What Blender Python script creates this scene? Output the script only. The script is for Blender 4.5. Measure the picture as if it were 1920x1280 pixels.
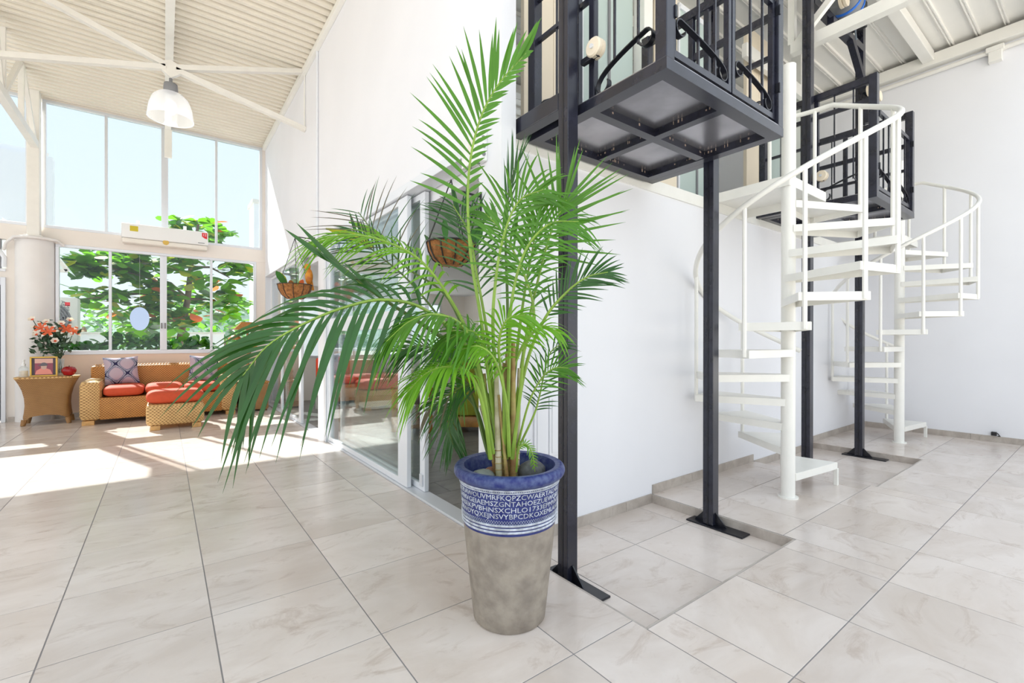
import bpy, math, random
import numpy as np
from mathutils import Vector, Matrix

for o in list(bpy.data.objects):
    bpy.data.objects.remove(o, do_unlink=True)
scene = bpy.context.scene
COL = scene.collection
random.seed(7)

# ------------------------------------------------------------------ camera
FPX, PITCH, ROLL, YAW, CAMH = 866.0, -0.0020, 0.001, 0.646, 1.27


def cam_axes():
    fw = Vector((math.sin(YAW), math.cos(YAW), 0))
    rt = Vector((math.cos(YAW), -math.sin(YAW), 0))
    up = Vector((0, 0, 1))
    fw2 = fw * math.cos(PITCH) + up * math.sin(PITCH)
    up2 = up * math.cos(PITCH) - fw * math.sin(PITCH)
    rt3 = rt * math.cos(ROLL) + up2 * math.sin(ROLL)
    up3 = up2 * math.cos(ROLL) - rt * math.sin(ROLL)
    return rt3, up3, fw2


RT, UP, FW = cam_axes()
CAMP = Vector((0, 0, CAMH))
cam = bpy.data.cameras.new('camera')
cam.sensor_width = 36.0
cam.lens = 36.0 * FPX / 1920.0
cam.clip_end = 400
cam.clip_start = 0.05
camo = bpy.data.objects.new('camera', cam)
COL.objects.link(camo)
camo.matrix_world = Matrix(((RT.x, UP.x, -FW.x, 0), (RT.y, UP.y, -FW.y, 0), (RT.z, UP.z, -FW.z, CAMH), (0, 0, 0, 1)))
scene.camera = camo


def ray(px, py):
    return RT * ((px - 960) / FPX) - UP * ((py - 640) / FPX) + FW


def at(px, py, depth):
    """point at a given depth in front of the photographer"""
    return CAMP + ray(px, py) * depth


def onX(px, py, X):
    d = ray(px, py)
    return CAMP + d * (X / d.x)


def onY(px, py, Y):
    d = ray(px, py)
    return CAMP + d * (Y / d.y)


# ------------------------------------------------------------------ world, sun, exposure
world = bpy.data.worlds.new('world')
scene.world = world
world.use_nodes = True
wn = world.node_tree
wn.nodes.clear()
wo = wn.nodes.new('ShaderNodeOutputWorld')
bg = wn.nodes.new('ShaderNodeBackground')
tc = wn.nodes.new('ShaderNodeTexCoord')
sx = wn.nodes.new('ShaderNodeSeparateXYZ')
rp = wn.nodes.new('ShaderNodeValToRGB')
rp.color_ramp.elements[0].position = 0.0
rp.color_ramp.elements[0].color = (0.95, 0.98, 1.0, 1)
rp.color_ramp.elements[1].position = 0.75
rp.color_ramp.elements[1].color = (0.78, 0.89, 1.0, 1)
wn.links.new(tc.outputs['Generated'], sx.inputs[0])
wn.links.new(sx.outputs['Z'], rp.inputs[0])
wn.links.new(rp.outputs[0], bg.inputs['Color'])
bg.inputs['Strength'].default_value = 0.86
wn.links.new(bg.outputs[0], wo.inputs['Surface'])

sun = bpy.data.lights.new('sun', 'SUN')
sun.energy = 8.0
sun.angle = math.radians(0.6)
sun.color = (1.0, 0.955, 0.88)
suno = bpy.data.objects.new('sun', sun)
COL.objects.link(suno)
suno.location = (-4, 20, 20)
suno.rotation_euler = Vector((0.36, -1.0, -1.0)).to_track_quat('-Z', 'Y').to_euler()

scene.view_settings.view_transform = 'Standard'
scene.view_settings.look = 'None'
scene.view_settings.gamma = 1.0
scene.view_settings.use_curve_mapping = False
scene.view_settings.exposure = 0.90

# ------------------------------------------------------------------ materials
MATS = {}


def mat(name, col, rough=0.5, metal=0.0, var=0.0, scale=6.0, bump=0.0, bscale=40.0, spec=0.5, col2=None, trans=0.0, emit=None):
    m = bpy.data.materials.new(name)
    m.use_nodes = True
    nt = m.node_tree
    b = nt.nodes['Principled BSDF']
    b.inputs['Base Color'].default_value = (*col, 1)
    b.inputs['Roughness'].default_value = rough
    b.inputs['Metallic'].default_value = metal
    b.inputs['Specular IOR Level'].default_value = spec
    if var or col2:
        t = nt.nodes.new('ShaderNodeTexCoord')
        n = nt.nodes.new('ShaderNodeTexNoise')
        n.inputs['Scale'].default_value = scale
        n.inputs['Detail'].default_value = 5
        r = nt.nodes.new('ShaderNodeValToRGB')
        c2 = col2 if col2 else tuple(max(0, c * (1 - var)) for c in col)
        r.color_ramp.elements[0].position = 0.35
        r.color_ramp.elements[1].position = 0.65
        r.color_ramp.elements[0].color = (*c2, 1)
        r.color_ramp.elements[1].color = (*col, 1)
        nt.links.new(t.outputs['Object'], n.inputs['Vector'])
        nt.links.new(n.outputs['Fac'], r.inputs[0])
        nt.links.new(r.outputs[0], b.inputs['Base Color'])
    if bump:
        t2 = nt.nodes.new('ShaderNodeTexCoord')
        n2 = nt.nodes.new('ShaderNodeTexNoise')
        n2.inputs['Scale'].default_value = bscale
        bp = nt.nodes.new('ShaderNodeBump')
        bp.inputs['Strength'].default_value = bump
        bp.inputs['Distance'].default_value = 0.01
        nt.links.new(t2.outputs['Object'], n2.inputs['Vector'])
        nt.links.new(n2.outputs['Fac'], bp.inputs['Height'])
        nt.links.new(bp.outputs[0], b.inputs['Normal'])
    if emit:
        b.inputs['Emission Color'].default_value = (*emit[0], 1)
        b.inputs['Emission Strength'].default_value = emit[1]
    if trans:
        tr = nt.nodes.new('ShaderNodeBsdfTranslucent')
        tr.inputs['Color'].default_value = (col[0] * 1.3, min(1, col[1] * 1.5), col[2] * 0.7, 1)
        mx = nt.nodes.new('ShaderNodeMixShader')
        mx.inputs[0].default_value = trans
        nt.links.new(b.outputs[0], mx.inputs[1])
        nt.links.new(tr.outputs[0], mx.inputs[2])
        nt.links.new(mx.outputs[0], nt.nodes['Material Output'].inputs['Surface'])
    MATS[name] = m
    return m


def glass(name, tint=(0.93, 0.97, 0.96), base=0.05, frost=0.0, refl=1.0):
    m = bpy.data.materials.new(name)
    m.use_nodes = True
    nt = m.node_tree
    nt.nodes.clear()
    out = nt.nodes.new('ShaderNodeOutputMaterial')
    lw = nt.nodes.new('ShaderNodeLayerWeight')
    lw.inputs['Blend'].default_value = 0.5
    p = nt.nodes.new('ShaderNodeMath'); p.operation = 'POWER'; p.inputs[1].default_value = 4.0
    mu = nt.nodes.new('ShaderNodeMath'); mu.operation = 'MULTIPLY_ADD'; mu.inputs[1].default_value = 0.9 * refl; mu.inputs[2].default_value = base
    tr = nt.nodes.new('ShaderNodeBsdfTransparent'); tr.inputs[0].default_value = (*tint, 1)
    gl = nt.nodes.new('ShaderNodeBsdfGlossy'); gl.inputs['Roughness'].default_value = 0.02
    gl.inputs[0].default_value = (0.95, 0.97, 1, 1)
    mx = nt.nodes.new('ShaderNodeMixShader')
    nt.links.new(lw.outputs['Facing'], p.inputs[0])
    nt.links.new(p.outputs[0], mu.inputs[0])
    nt.links.new(mu.outputs[0], mx.inputs[0])
    nt.links.new(tr.outputs[0], mx.inputs[1])
    nt.links.new(gl.outputs[0], mx.inputs[2])
    last = mx
    if frost:
        tl = nt.nodes.new('ShaderNodeBsdfTranslucent'); tl.inputs[0].default_value = (*tint, 1)
        df = nt.nodes.new('ShaderNodeBsdfDiffuse'); df.inputs[0].default_value = (*tint, 1)
        m1 = nt.nodes.new('ShaderNodeMixShader'); m1.inputs[0].default_value = 0.5
        nt.links.new(tl.outputs[0], m1.inputs[1]); nt.links.new(df.outputs[0], m1.inputs[2])
        m2 = nt.nodes.new('ShaderNodeMixShader'); m2.inputs[0].default_value = frost
        nt.links.new(mx.outputs[0], m2.inputs[1]); nt.links.new(m1.outputs[0], m2.inputs[2])
        last = m2
    nt.links.new(last.outputs[0], out.inputs['Surface'])
    MATS[name] = m
    return m


def tile_mat(name, ca, cb, vein, rough, vs=1.6, vein_amt=0.55, perobj=0.07):
    m = bpy.data.materials.new(name)
    m.use_nodes = True
    nt = m.node_tree
    N = nt.nodes.new
    L = nt.links.new
    b = nt.nodes['Principled BSDF']
    g = N('ShaderNodeNewGeometry')
    oi = N('ShaderNodeObjectInfo')
    ad = N('ShaderNodeVectorMath'); ad.operation = 'MULTIPLY_ADD'
    L(oi.outputs['Random'], ad.inputs[0]); ad.inputs[1].default_value = (37, 53, 71); L(g.outputs['Position'], ad.inputs[2])
    mp = N('ShaderNodeMapping'); mp.inputs['Scale'].default_value = (1.0, 1.9, 1.0); mp.inputs['Rotation'].default_value = (0, 0, 0.5)
    L(ad.outputs[0], mp.inputs[0])
    n1 = N('ShaderNodeTexNoise'); n1.inputs['Scale'].default_value = vs; n1.inputs['Detail'].default_value = 8; n1.inputs['Roughness'].default_value = 0.62; n1.inputs['Distortion'].default_value = 0.6
    L(mp.outputs[0], n1.inputs['Vector'])
    r1 = N('ShaderNodeValToRGB')
    r1.color_ramp.elements[0].position = 0.38; r1.color_ramp.elements[0].color = (*cb, 1)
    r1.color_ramp.elements[1].position = 0.62; r1.color_ramp.elements[1].color = (*ca, 1)
    L(n1.outputs['Fac'], r1.inputs[0])
    n2 = N('ShaderNodeTexNoise'); n2.inputs['Scale'].default_value = vs * 2.3; n2.inputs['Detail'].default_value = 9; n2.inputs['Roughness'].default_value = 0.7; n2.inputs['Distortion'].default_value = 1.4
    L(mp.outputs[0], n2.inputs['Vector'])
    r2 = N('ShaderNodeValToRGB')
    e = r2.color_ramp.elements
    e[0].position = 0.54; e[0].color = (0, 0, 0, 1)
    e[1].position = 0.72; e[1].color = (vein_amt, vein_amt, vein_amt, 1)
    L(n2.outputs['Fac'], r2.inputs[0])
    mx = N('ShaderNodeMix'); mx.data_type = 'RGBA'
    L(r2.outputs[0], mx.inputs['Factor']); L(r1.outputs[0], mx.inputs['A']); mx.inputs['B'].default_value = (*vein, 1)
    hs = N('ShaderNodeHueSaturation')
    mr = N('ShaderNodeMapRange'); mr.inputs['To Min'].default_value = 1 - perobj; mr.inputs['To Max'].default_value = 1 + perobj * 0.5
    L(oi.outputs['Random'], mr.inputs['Value']); L(mr.outputs[0], hs.inputs['Value']); L(mx.outputs['Result'], hs.inputs['Color'])
    L(hs.outputs[0], b.inputs['Base Color'])
    b.inputs['Roughness'].default_value = rough
    MATS[name] = m
    return m


def weave_mat(name, ca, cb, sc=60.0):
    """woven rattan: over-under basket weave as colour and relief on box-projected object space"""
    m = bpy.data.materials.new(name)
    m.use_nodes = True
    nt = m.node_tree
    N = nt.nodes.new
    L = nt.links.new
    b = nt.nodes['Principled BSDF']
    t = N('ShaderNodeTexCoord')
    se = N('ShaderNodeSeparateXYZ'); L(t.outputs['Object'], se.inputs[0])
    xy = N('ShaderNodeMath'); xy.operation = 'ADD'; L(se.outputs['X'], xy.inputs[0]); L(se.outputs['Y'], xy.inputs[1])
    def sine(sock, k, ph=0.0):
        mu = N('ShaderNodeMath'); mu.operation = 'MULTIPLY_ADD'; mu.inputs[1].default_value = k; mu.inputs[2].default_value = ph
        L(sock, mu.inputs[0])
        s = N('ShaderNodeMath'); s.operation = 'SINE'; L(mu.outputs[0], s.inputs[0])
        return s.outputs[0]
    h = sine(xy.outputs[0], sc * 2)          # along
    v = sine(se.outputs['Z'], sc * 2.0)      # alternate rows
    vv = sine(se.outputs['Z'], sc * 4.0)     # strand profile
    pr = N('ShaderNodeMath'); pr.operation = 'MULTIPLY'; L(h, pr.inputs[0]); L(v, pr.inputs[1])
    ad = N('ShaderNodeMath'); ad.operation = 'MULTIPLY_ADD'; L(pr.outputs[0], ad.inputs[0]); ad.inputs[1].default_value = 0.35; ad.inputs[2].default_value = 0.5
    a2 = N('ShaderNodeMath'); a2.operation = 'MULTIPLY_ADD'; L(vv, a2.inputs[0]); a2.inputs[1].default_value = 0.18; L(ad.outputs[0], a2.inputs[2])
    n = N('ShaderNodeTexNoise'); n.inputs['Scale'].default_value = 9; L(t.outputs['Object'], n.inputs['Vector'])
    a3 = N('ShaderNodeMath'); a3.operation = 'MULTIPLY_ADD'; L(n.outputs['Fac'], a3.inputs[0]); a3.inputs[1].default_value = 0.3; L(a2.outputs[0], a3.inputs[2])
    r = N('ShaderNodeValToRGB')
    r.color_ramp.elements[0].position = 0.35; r.color_ramp.elements[0].color = (*cb, 1)
    r.color_ramp.elements[1].position = 0.8; r.color_ramp.elements[1].color = (*ca, 1)
    L(a3.outputs[0], r.inputs[0]); L(r.outputs[0], b.inputs['Base Color'])
    bp = N('ShaderNodeBump'); bp.inputs['Strength'].default_value = 0.6; bp.inputs['Distance'].default_value = 0.006
    L(a2.outputs[0], bp.inputs['Height']); L(bp.outputs[0], b.inputs['Normal'])
    b.inputs['Roughness'].default_value = 0.55
    MATS[name] = m
    return m


mat('wall_white', (0.87, 0.87, 0.90), 0.7, var=0.03, scale=1.2)
mat('wall_warm', (0.86, 0.80, 0.74), 0.7, var=0.03, scale=1.5)
mat('wall_pink', (0.90, 0.70, 0.56), 0.75, var=0.04, scale=1.5)
mat('column_white', (0.83, 0.80, 0.78), 0.6, var=0.06, scale=2.5)
mat('deck_cream', (0.86, 0.80, 0.69), 0.5, var=0.03, scale=3)
mat('deck_white', (0.86, 0.84, 0.79), 0.45, var=0.03, scale=3)
mat('steel_cream', (0.86, 0.83, 0.77), 0.4, var=0.04, scale=8)
mat('steel_white', (0.90, 0.885, 0.83), 0.35, var=0.03, scale=8)
mat('steel_dark', (0.020, 0.021, 0.036), 0.27, var=0.4, scale=14, spec=0.6)
mat('steel_black', (0.010, 0.011, 0.018), 0.3, var=0.4, scale=14)
mat('steel_worn', (0.42, 0.41, 0.44), 0.24, metal=0.75, var=0.45, scale=3)
mat('rust', (0.35, 0.26, 0.2), 0.8)
mat('aluminium', (0.72, 0.74, 0.78), 0.35, metal=0.25)
mat('aluminium_white', (0.80, 0.82, 0.86), 0.35)
mat('plastic_white', (0.86, 0.86, 0.85), 0.35)
mat('plastic_cream', (0.85, 0.80, 0.72), 0.35)
mat('plastic_grey', (0.22, 0.22, 0.23), 0.45)
mat('plastic_black', (0.012, 0.012, 0.013), 0.4)
mat('wheel_cream', (0.80, 0.70, 0.55), 0.4)
mat('grout', (0.27, 0.255, 0.255), 0.9)
mat('grout_dark', (0.33, 0.32, 0.31), 0.9)
tile_mat('tile_stone', (0.76, 0.68, 0.625), (0.66, 0.57, 0.505), (0.44, 0.33, 0.26), 0.20, vs=1.2, vein_amt=0.62)
tile_mat('tile_grey', (0.30, 0.285, 0.27), (0.21, 0.20, 0.19), (0.16, 0.15, 0.14), 0.35, vs=2.2)
tile_mat('skirting_stone', (0.54, 0.485, 0.43), (0.42, 0.365, 0.32), (0.33, 0.27, 0.23), 0.4, vs=4)
weave_mat('rattan', (0.64, 0.30, 0.07), (0.20, 0.065, 0.012), 85)
weave_mat('rattan_pale', (0.76, 0.49, 0.20), (0.27, 0.12, 0.03), 72)
weave_mat('rattan_brown', (0.46, 0.25, 0.09), (0.20, 0.085, 0.025), 150)
mat('wood_foot', (0.74, 0.42, 0.15), 0.45, var=0.25, scale=20)
mat('wood_pine', (0.55, 0.23, 0.05), 0.35, var=0.4, scale=9)
mat('wood_dark', (0.18, 0.07, 0.02), 0.4, var=0.4, scale=9)
mat('cushion_orange', (0.62, 0.075, 0.022), 0.75, var=0.08, scale=30, bump=0.15, bscale=250)
mat('cushion_red', (0.95, 0.06, 0.01), 0.7)
mat('fabric_olive', (0.30, 0.29, 0.02), 0.85, var=0.12, scale=20)
mat('soil', (0.10, 0.075, 0.055), 0.95, var=0.5, scale=40, bump=0.8, bscale=60)
mat('stone_dark', (0.13, 0.13, 0.13), 0.7, var=0.4, scale=30, bump=0.4, bscale=40)
mat('stone_grey', (0.27, 0.29, 0.27), 0.6, var=0.25, scale=30)
mat('stone_red', (0.42, 0.20, 0.13), 0.7, var=0.3, scale=25)
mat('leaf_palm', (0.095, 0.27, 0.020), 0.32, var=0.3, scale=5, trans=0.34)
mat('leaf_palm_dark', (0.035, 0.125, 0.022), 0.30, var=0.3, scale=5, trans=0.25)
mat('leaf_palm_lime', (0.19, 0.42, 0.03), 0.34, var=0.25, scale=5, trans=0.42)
mat('leaf_palm_dry', (0.10, 0.085, 0.045), 0.6)
mat('rachis', (0.25, 0.40, 0.05), 0.4, var=0.25, scale=9)
mat('rachis_dark', (0.10, 0.17, 0.03), 0.4, var=0.25, scale=9)
mat('cane', (0.40, 0.33, 0.10), 0.5, col2=(0.27, 0.14, 0.05), scale=14)
mat('cane_pale', (0.62, 0.56, 0.42), 0.6, col2=(0.30, 0.28, 0.12), scale=11)
mat('leaf_tree', (0.15, 0.34, 0.035), 0.35, var=0.4, scale=1.6, trans=0.55)
mat('leaf_tree_dark', (0.05, 0.17, 0.03), 0.3, var=0.3, scale=1.6, trans=0.3)
mat('leaf_tree_yellow', (0.42, 0.42, 0.03), 0.4, trans=0.55)
mat('leaf_tree_red', (0.75, 0.16, 0.08), 0.4, trans=0.5)
mat('leaf_shrub', (0.05, 0.20, 0.035), 0.4, var=0.4, scale=2.0, trans=0.3)
mat('bark', (0.25, 0.18, 0.13), 0.9, var=0.4, scale=10)
mat('hill_green', (0.30, 0.42, 0.30), 0.95, var=0.35, scale=0.7)
mat('coir', (0.42, 0.17, 0.05), 0.95, var=0.5, scale=35, bump=1.0, bscale=90)
mat('wire_black', (0.015, 0.015, 0.015), 0.4)
mat('bird_yellow', (0.80, 0.36, 0.02), 0.5, col2=(0.55, 0.15, 0.02), scale=14)
mat('apple_red', (0.42, 0.008, 0.012), 0.15, var=0.4, scale=5)
mat('gold', (0.55, 0.35, 0.08), 0.3, metal=0.7)
mat('photo_mat', (0.08, 0.06, 0.075), 0.6)
mat('photo_back', (0.30, 0.07, 0.11), 0.5)
mat('photo_hat', (0.14, 0.13, 0.15), 0.6)
mat('photo_shirt', (0.80, 0.30, 0.25), 0.6)
mat('photo_skin', (0.62, 0.42, 0.34), 0.6)
mat('photo_wall', (0.75, 0.45, 0.38), 0.6)
mat('petal_white', (0.90, 0.82, 0.76), 0.5, trans=0.25)
mat('petal_coral', (0.80, 0.14, 0.05), 0.5, trans=0.2)
mat('leaf_bouquet', (0.055, 0.12, 0.06), 0.5, var=0.4, scale=15)
mat('sticker_yellow', (0.62, 0.50, 0.02), 0.5)
mat('sticker_red', (0.70, 0.02, 0.03), 0.5)
mat('sticker_white', (0.9, 0.9, 0.9), 0.5)
mat('logo_grey', (0.10, 0.11, 0.12), 0.5)
mat('pot_glaze', (0.007, 0.015, 0.14), 0.42, col2=(0.03, 0.045, 0.19), scale=22, bump=0.25, bscale=55)
mat('pot_glaze_worn', (0.008, 0.018, 0.15), 0.42, col2=(0.07, 0.10, 0.24), scale=40, bump=0.25, bscale=55)
mat('pot_white', (0.62, 0.66, 0.74), 0.5, var=0.45, scale=40)
mat('pot_clay', (0.36, 0.315, 0.26), 0.8, col2=(0.25, 0.215, 0.18), scale=14, bump=0.6, bscale=24)
mat('motor_grey', (0.22, 0.23, 0.25), 0.5, var=0.2)
mat('strap_blue', (0.02, 0.16, 0.65), 0.6)
mat('steel_bracket', (0.13, 0.16, 0.19), 0.4)
mat('concrete', (0.78, 0.74, 0.68), 0.85, var=0.12, scale=0.8)  # kept pale so the added patio bounces more sun
mat('facade_white', (0.84, 0.84, 0.86), 0.8, var=0.04, scale=0.5)
mat('condenser', (0.66, 0.66, 0.60), 0.5)
mat('partition_cream', (0.86, 0.76, 0.60), 0.6, var=0.03)
mat('opal', (0.92, 0.93, 0.94), 0.3, trans=0.5)
mat('bulb', (1, 1, 1), 0.3, emit=((1.0, 0.97, 0.92), 1.6))
glass('glass_clear')
glass('glass_window', (0.775, 0.815, 0.84), 0.02, refl=0.5)
glass('glass_frosted', (0.80, 0.89, 0.86), 0.05, frost=0.9)
glass('glass_lamp', (0.95, 0.97, 1.0), 0.08, frost=0.32)
glass('glass_bottle', (0.93, 0.96, 0.97), 0.08, frost=0.1)


def pillow_mat():
    m = bpy.data.materials.new('pillow_damask')
    m.use_nodes = True
    nt = m.node_tree
    N = nt.nodes.new
    L = nt.links.new
    b = nt.nodes['Principled BSDF']
    t = N('ShaderNodeTexCoord')
    se = N('ShaderNodeSeparateXYZ'); L(t.outputs['Object'], se.inputs[0])
    def mth(op, a, bb, c=None):
        x = N('ShaderNodeMath'); x.operation = op
        for i, v in enumerate((a, bb, c)):
            if v is None: continue
            if isinstance(v, (int, float)): x.inputs[i].default_value = v
            else: L(v, x.inputs[i])
        return x.outputs[0]
    X = se.outputs['X']; Z = se.outputs['Z']
    # ogee lattice: |sin(kx + a sin(kz))| lines
    cx = mth('SINE', mth('MULTIPLY', X, 22.0), 0)
    cz = mth('COSINE', mth('MULTIPLY', Z, 19.0), 0)
    f = mth('ABSOLUTE', mth('ADD', cx, cz), 0)
    rings = mth('SINE', mth('MULTIPLY', f, 9.0), 0)
    n = N('ShaderNodeTexNoise'); n.inputs['Scale'].default_value = 45; L(t.outputs['Object'], n.inputs['Vector'])
    f2 = mth('MULTIPLY_ADD', n.outputs['Fac'], 0.35, mth('MULTIPLY_ADD', rings, 0.10, f))
    r = N('ShaderNodeValToRGB')
    el = r.color_ramp.elements
    el[0].position = 0.34; el[0].color = (0.012, 0.010, 0.06, 1)
    el[1].position = 0.44; el[1].color = (0.50, 0.52, 0.58, 1)
    for p, c in ((0.60, (0.07, 0.06, 0.17, 1)), (0.70, (0.52, 0.48, 0.54, 1)), (0.82, (0.20, 0.14, 0.27, 1)), (0.92, (0.50, 0.40, 0.46, 1))):
        e = el.new(p); e.color = c
    L(f2, r.inputs[0]); L(r.outputs[0], b.inputs['Base Color'])
    b.inputs['Roughness'].default_value = 0.8
    MATS['pillow_damask'] = m


pillow_mat()

# ------------------------------------------------------------------ mesh helpers
ORG = {}


class MB:
    def __init__(s):
        s.v = []
        s.f = []
        s.mi = []
        s.cur = 0

    def add(s, verts, faces):
        o = len(s.v)
        s.v += [Vector(p) for p in verts]
        s.f += [tuple(i + o for i in f) for f in faces]
        s.mi += [s.cur] * len(faces)
        return s

    def box(s, x0, x1, y0, y1, z0, z1):
        return s.add([(x0, y0, z0), (x1, y0, z0), (x1, y1, z0), (x0, y1, z0), (x0, y0, z1), (x1, y0, z1), (x1, y1, z1), (x0, y1, z1)],
                     [(0, 3, 2, 1), (4, 5, 6, 7), (0, 1, 5, 4), (1, 2, 6, 5), (2, 3, 7, 6), (3, 0, 4, 7)])

    def bbox(s, x0, x1, y0, y1, z0, z1, b=0.01):
        """box with chamfered edges"""
        x0, x1 = min(x0, x1), max(x0, x1); y0, y1 = min(y0, y1), max(y0, y1); z0, z1 = min(z0, z1), max(z0, z1)
        b = min(b, (x1 - x0) * .45, (y1 - y0) * .45, (z1 - z0) * .45)
        import bmesh
        bm = bmesh.new()
        vs = [bm.verts.new(p) for p in [(x0, y0, z0), (x1, y0, z0), (x1, y1, z0), (x0, y1, z0), (x0, y0, z1), (x1, y0, z1), (x1, y1, z1), (x0, y1, z1)]]
        for f in [(0, 3, 2, 1), (4, 5, 6, 7), (0, 1, 5, 4), (1, 2, 6, 5), (2, 3, 7, 6), (3, 0, 4, 7)]:
            bm.faces.new([vs[i] for i in f])
        bmesh.ops.bevel(bm, geom=bm.edges[:], offset=b, segments=2, profile=0.5, affect='EDGES')
        bm.verts.index_update()
        s.add([v.co.copy() for v in bm.verts], [tuple(v.index for v in f.verts) for f in bm.faces])
        bm.free()
        return s

    def beam(s, a, b, w, h, up=(0, 0, 1)):
        a = Vector(a); b = Vector(b)
        t = (b - a).normalized()
        u = Vector(up)
        if abs(t.dot(u)) > 0.98:
            u = Vector((0, 1, 0))
        sd = t.cross(u).normalized() * (w / 2)
        uu = sd.normalized().cross(t).normalized() * (h / 2)
        P = []
        for c in (a, b):
            P += [c - sd - uu, c + sd - uu, c + sd + uu, c - sd + uu]
        return s.add(P, [(0, 1, 2, 3), (7, 6, 5, 4), (0, 4, 5, 1), (1, 5, 6, 2), (2, 6, 7, 3), (3, 7, 4, 0)])

    def tube(s, pts, r, n=8, caps=True):
        pts = [Vector(p) for p in pts]
        rs = r if isinstance(r, (list, tuple)) else [r] * len(pts)
        rings = []
        ref = None
        for i, p in enumerate(pts):
            t = (pts[min(i + 1, len(pts) - 1)] - pts[max(i - 1, 0)])
            if t.length < 1e-9: t = Vector((0, 0, 1))
            t.normalize()
            if ref is None:
                ref = Vector((1, 0, 0)) if abs(t.x) < 0.8 else Vector((0, 1, 0))
            ref = (ref - t * ref.dot(t))
            if ref.length < 1e-6: ref = t.orthogonal()
            ref.normalize()
            bn = t.cross(ref)
            rings.append([p + (ref * math.cos(2 * math.pi * k / n) + bn * math.sin(2 * math.pi * k / n)) * rs[i] for k in range(n)])
        V = [q for rg in rings for q in rg]
        F = []
        for i in range(len(pts) - 1):
            for k in range(n):
                k2 = (k + 1) % n
                F.append((i * n + k, i * n + k2, (i + 1) * n + k2, (i + 1) * n + k))
        if caps:
            F.append(tuple(range(n - 1, -1, -1)))
            F.append(tuple((len(pts) - 1) * n + k for k in range(n)))
        return s.add(V, F)

    def strip(s, pts, width_dir, w, th):
        """flat bar swept along pts; width along width_dir, thickness th"""
        pts = [Vector(p) for p in pts]
        wd = Vector(width_dir).normalized() * (w / 2)
        V = []
        for i, p in enumerate(pts):
            t = (pts[min(i + 1, len(pts) - 1)] - pts[max(i - 1, 0)]).normalized()
            nn = t.cross(wd).normalized() * (th / 2)
            V += [p - wd - nn, p + wd - nn, p + wd + nn, p - wd + nn]
        F = []
        for i in range(len(pts) - 1):
            for k in range(4):
                k2 = (k + 1) % 4
                F.append((i * 4 + k, i * 4 + k2, i * 4 + 4 + k2, i * 4 + 4 + k))
        e = (len(pts) - 1) * 4
        F += [(3, 2, 1, 0), (e, e + 1, e + 2, e + 3)]
        return s.add(V, F)

    def lathe(s, c, prof, n=32, cap=True):
        c = Vector(c)
        V = []
        for r, z in prof:
            for k in range(n):
                a = 2 * math.pi * k / n
                V.append(c + Vector((r * math.cos(a), r * math.sin(a), z)))
        F = []
        for i in range(len(prof) - 1):
            for k in range(n):
                k2 = (k + 1) % n
                F.append((i * n + k, i * n + k2, (i + 1) * n + k2, (i + 1) * n + k))
        if cap:
            if prof[0][0] > 1e-5: F.append(tuple(range(n - 1, -1, -1)))
            if prof[-1][0] > 1e-5: F.append(tuple((len(prof) - 1) * n + k for k in range(n)))
        return s.add(V, F)

    def disc(s, c, axis, r, th, n=24, prof=None):
        """solid of revolution about an arbitrary axis"""
        c = Vector(c); ax = Vector(axis).normalized()
        q = ax.to_track_quat('Z', 'Y').to_matrix()
        prof = prof or [(r, -th / 2), (r, th / 2)]
        o = len(s.v)
        m2 = MB().lathe((0, 0, 0), prof, n)
        return s.add([q @ p + c for p in m2.v], m2.f)

    def blob(s, c, r, seg=12, rings=8, sq=(1, 1, 1), noise=0.0):
        c = Vector(c)
        V = []
        for i in range(rings + 1):
            th = math.pi * i / rings
            for k in range(seg):
                a = 2 * math.pi * k / seg
                d = 1 + (random.uniform(-noise, noise) if 0 < i < rings else 0)
                V.append(c + Vector((r * sq[0] * math.sin(th) * math.cos(a) * d, r * sq[1] * math.sin(th) * math.sin(a) * d, r * sq[2] * math.cos(th) * d)))
        F = []
        for i in range(rings):
            for k in range(seg):
                k2 = (k + 1) % seg
                F.append((i * seg + k, (i + 1) * seg + k, (i + 1) * seg + k2, i * seg + k2))
        return s.add(V, F)

    def prism(s, poly, z0, z1):
        n = len(poly)
        V = [(x, y, z0) for x, y in poly] + [(x, y, z1) for x, y in poly]
        F = [tuple(range(n - 1, -1, -1)), tuple(range(n, 2 * n))] + [(k, (k + 1) % n, n + (k + 1) % n, n + k) for k in range(n)]
        return s.add(V, F)

    def mesh(s, name, mats, org=Vector((0, 0, 0)), smooth=False):
        me = bpy.data.meshes.new(name)
        me.from_pydata([tuple(p - org) for p in s.v], [], s.f)
        if not isinstance(mats, (list, tuple)): mats = [mats]
        for m in mats: me.materials.append(MATS[m])
        if len(mats) > 1:
            me.polygons.foreach_set('material_index', s.mi)
        if smooth:
            me.polygons.foreach_set('use_smooth', [True] * len(me.polygons))
            if smooth != 'all':
                me.set_sharp_from_angle(angle=math.radians(40))
        me.update()
        return me

    def build(s, name, mats, parent=None, smooth=False, org=None):
        if parent is not None:
            org = ORG[parent.name]
        elif org is None:
            xs = [p.x for p in s.v]; ys = [p.y for p in s.v]; zs = [p.z for p in s.v]
            org = Vector(((min(xs) + max(xs)) / 2, (min(ys) + max(ys)) / 2, min(zs)))
        else:
            org = Vector(org)
        o = bpy.data.objects.new(name, s.mesh(name, mats, org, smooth))
        COL.objects.link(o)
        if parent is not None:
            o.parent = parent
        else:
            o.location = org
        ORG[o.name] = org
        return o


def tag(o, label, cat, group=None):
    o['label'] = label
    o['category'] = cat
    if group: o['group'] = group
    return o


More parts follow.
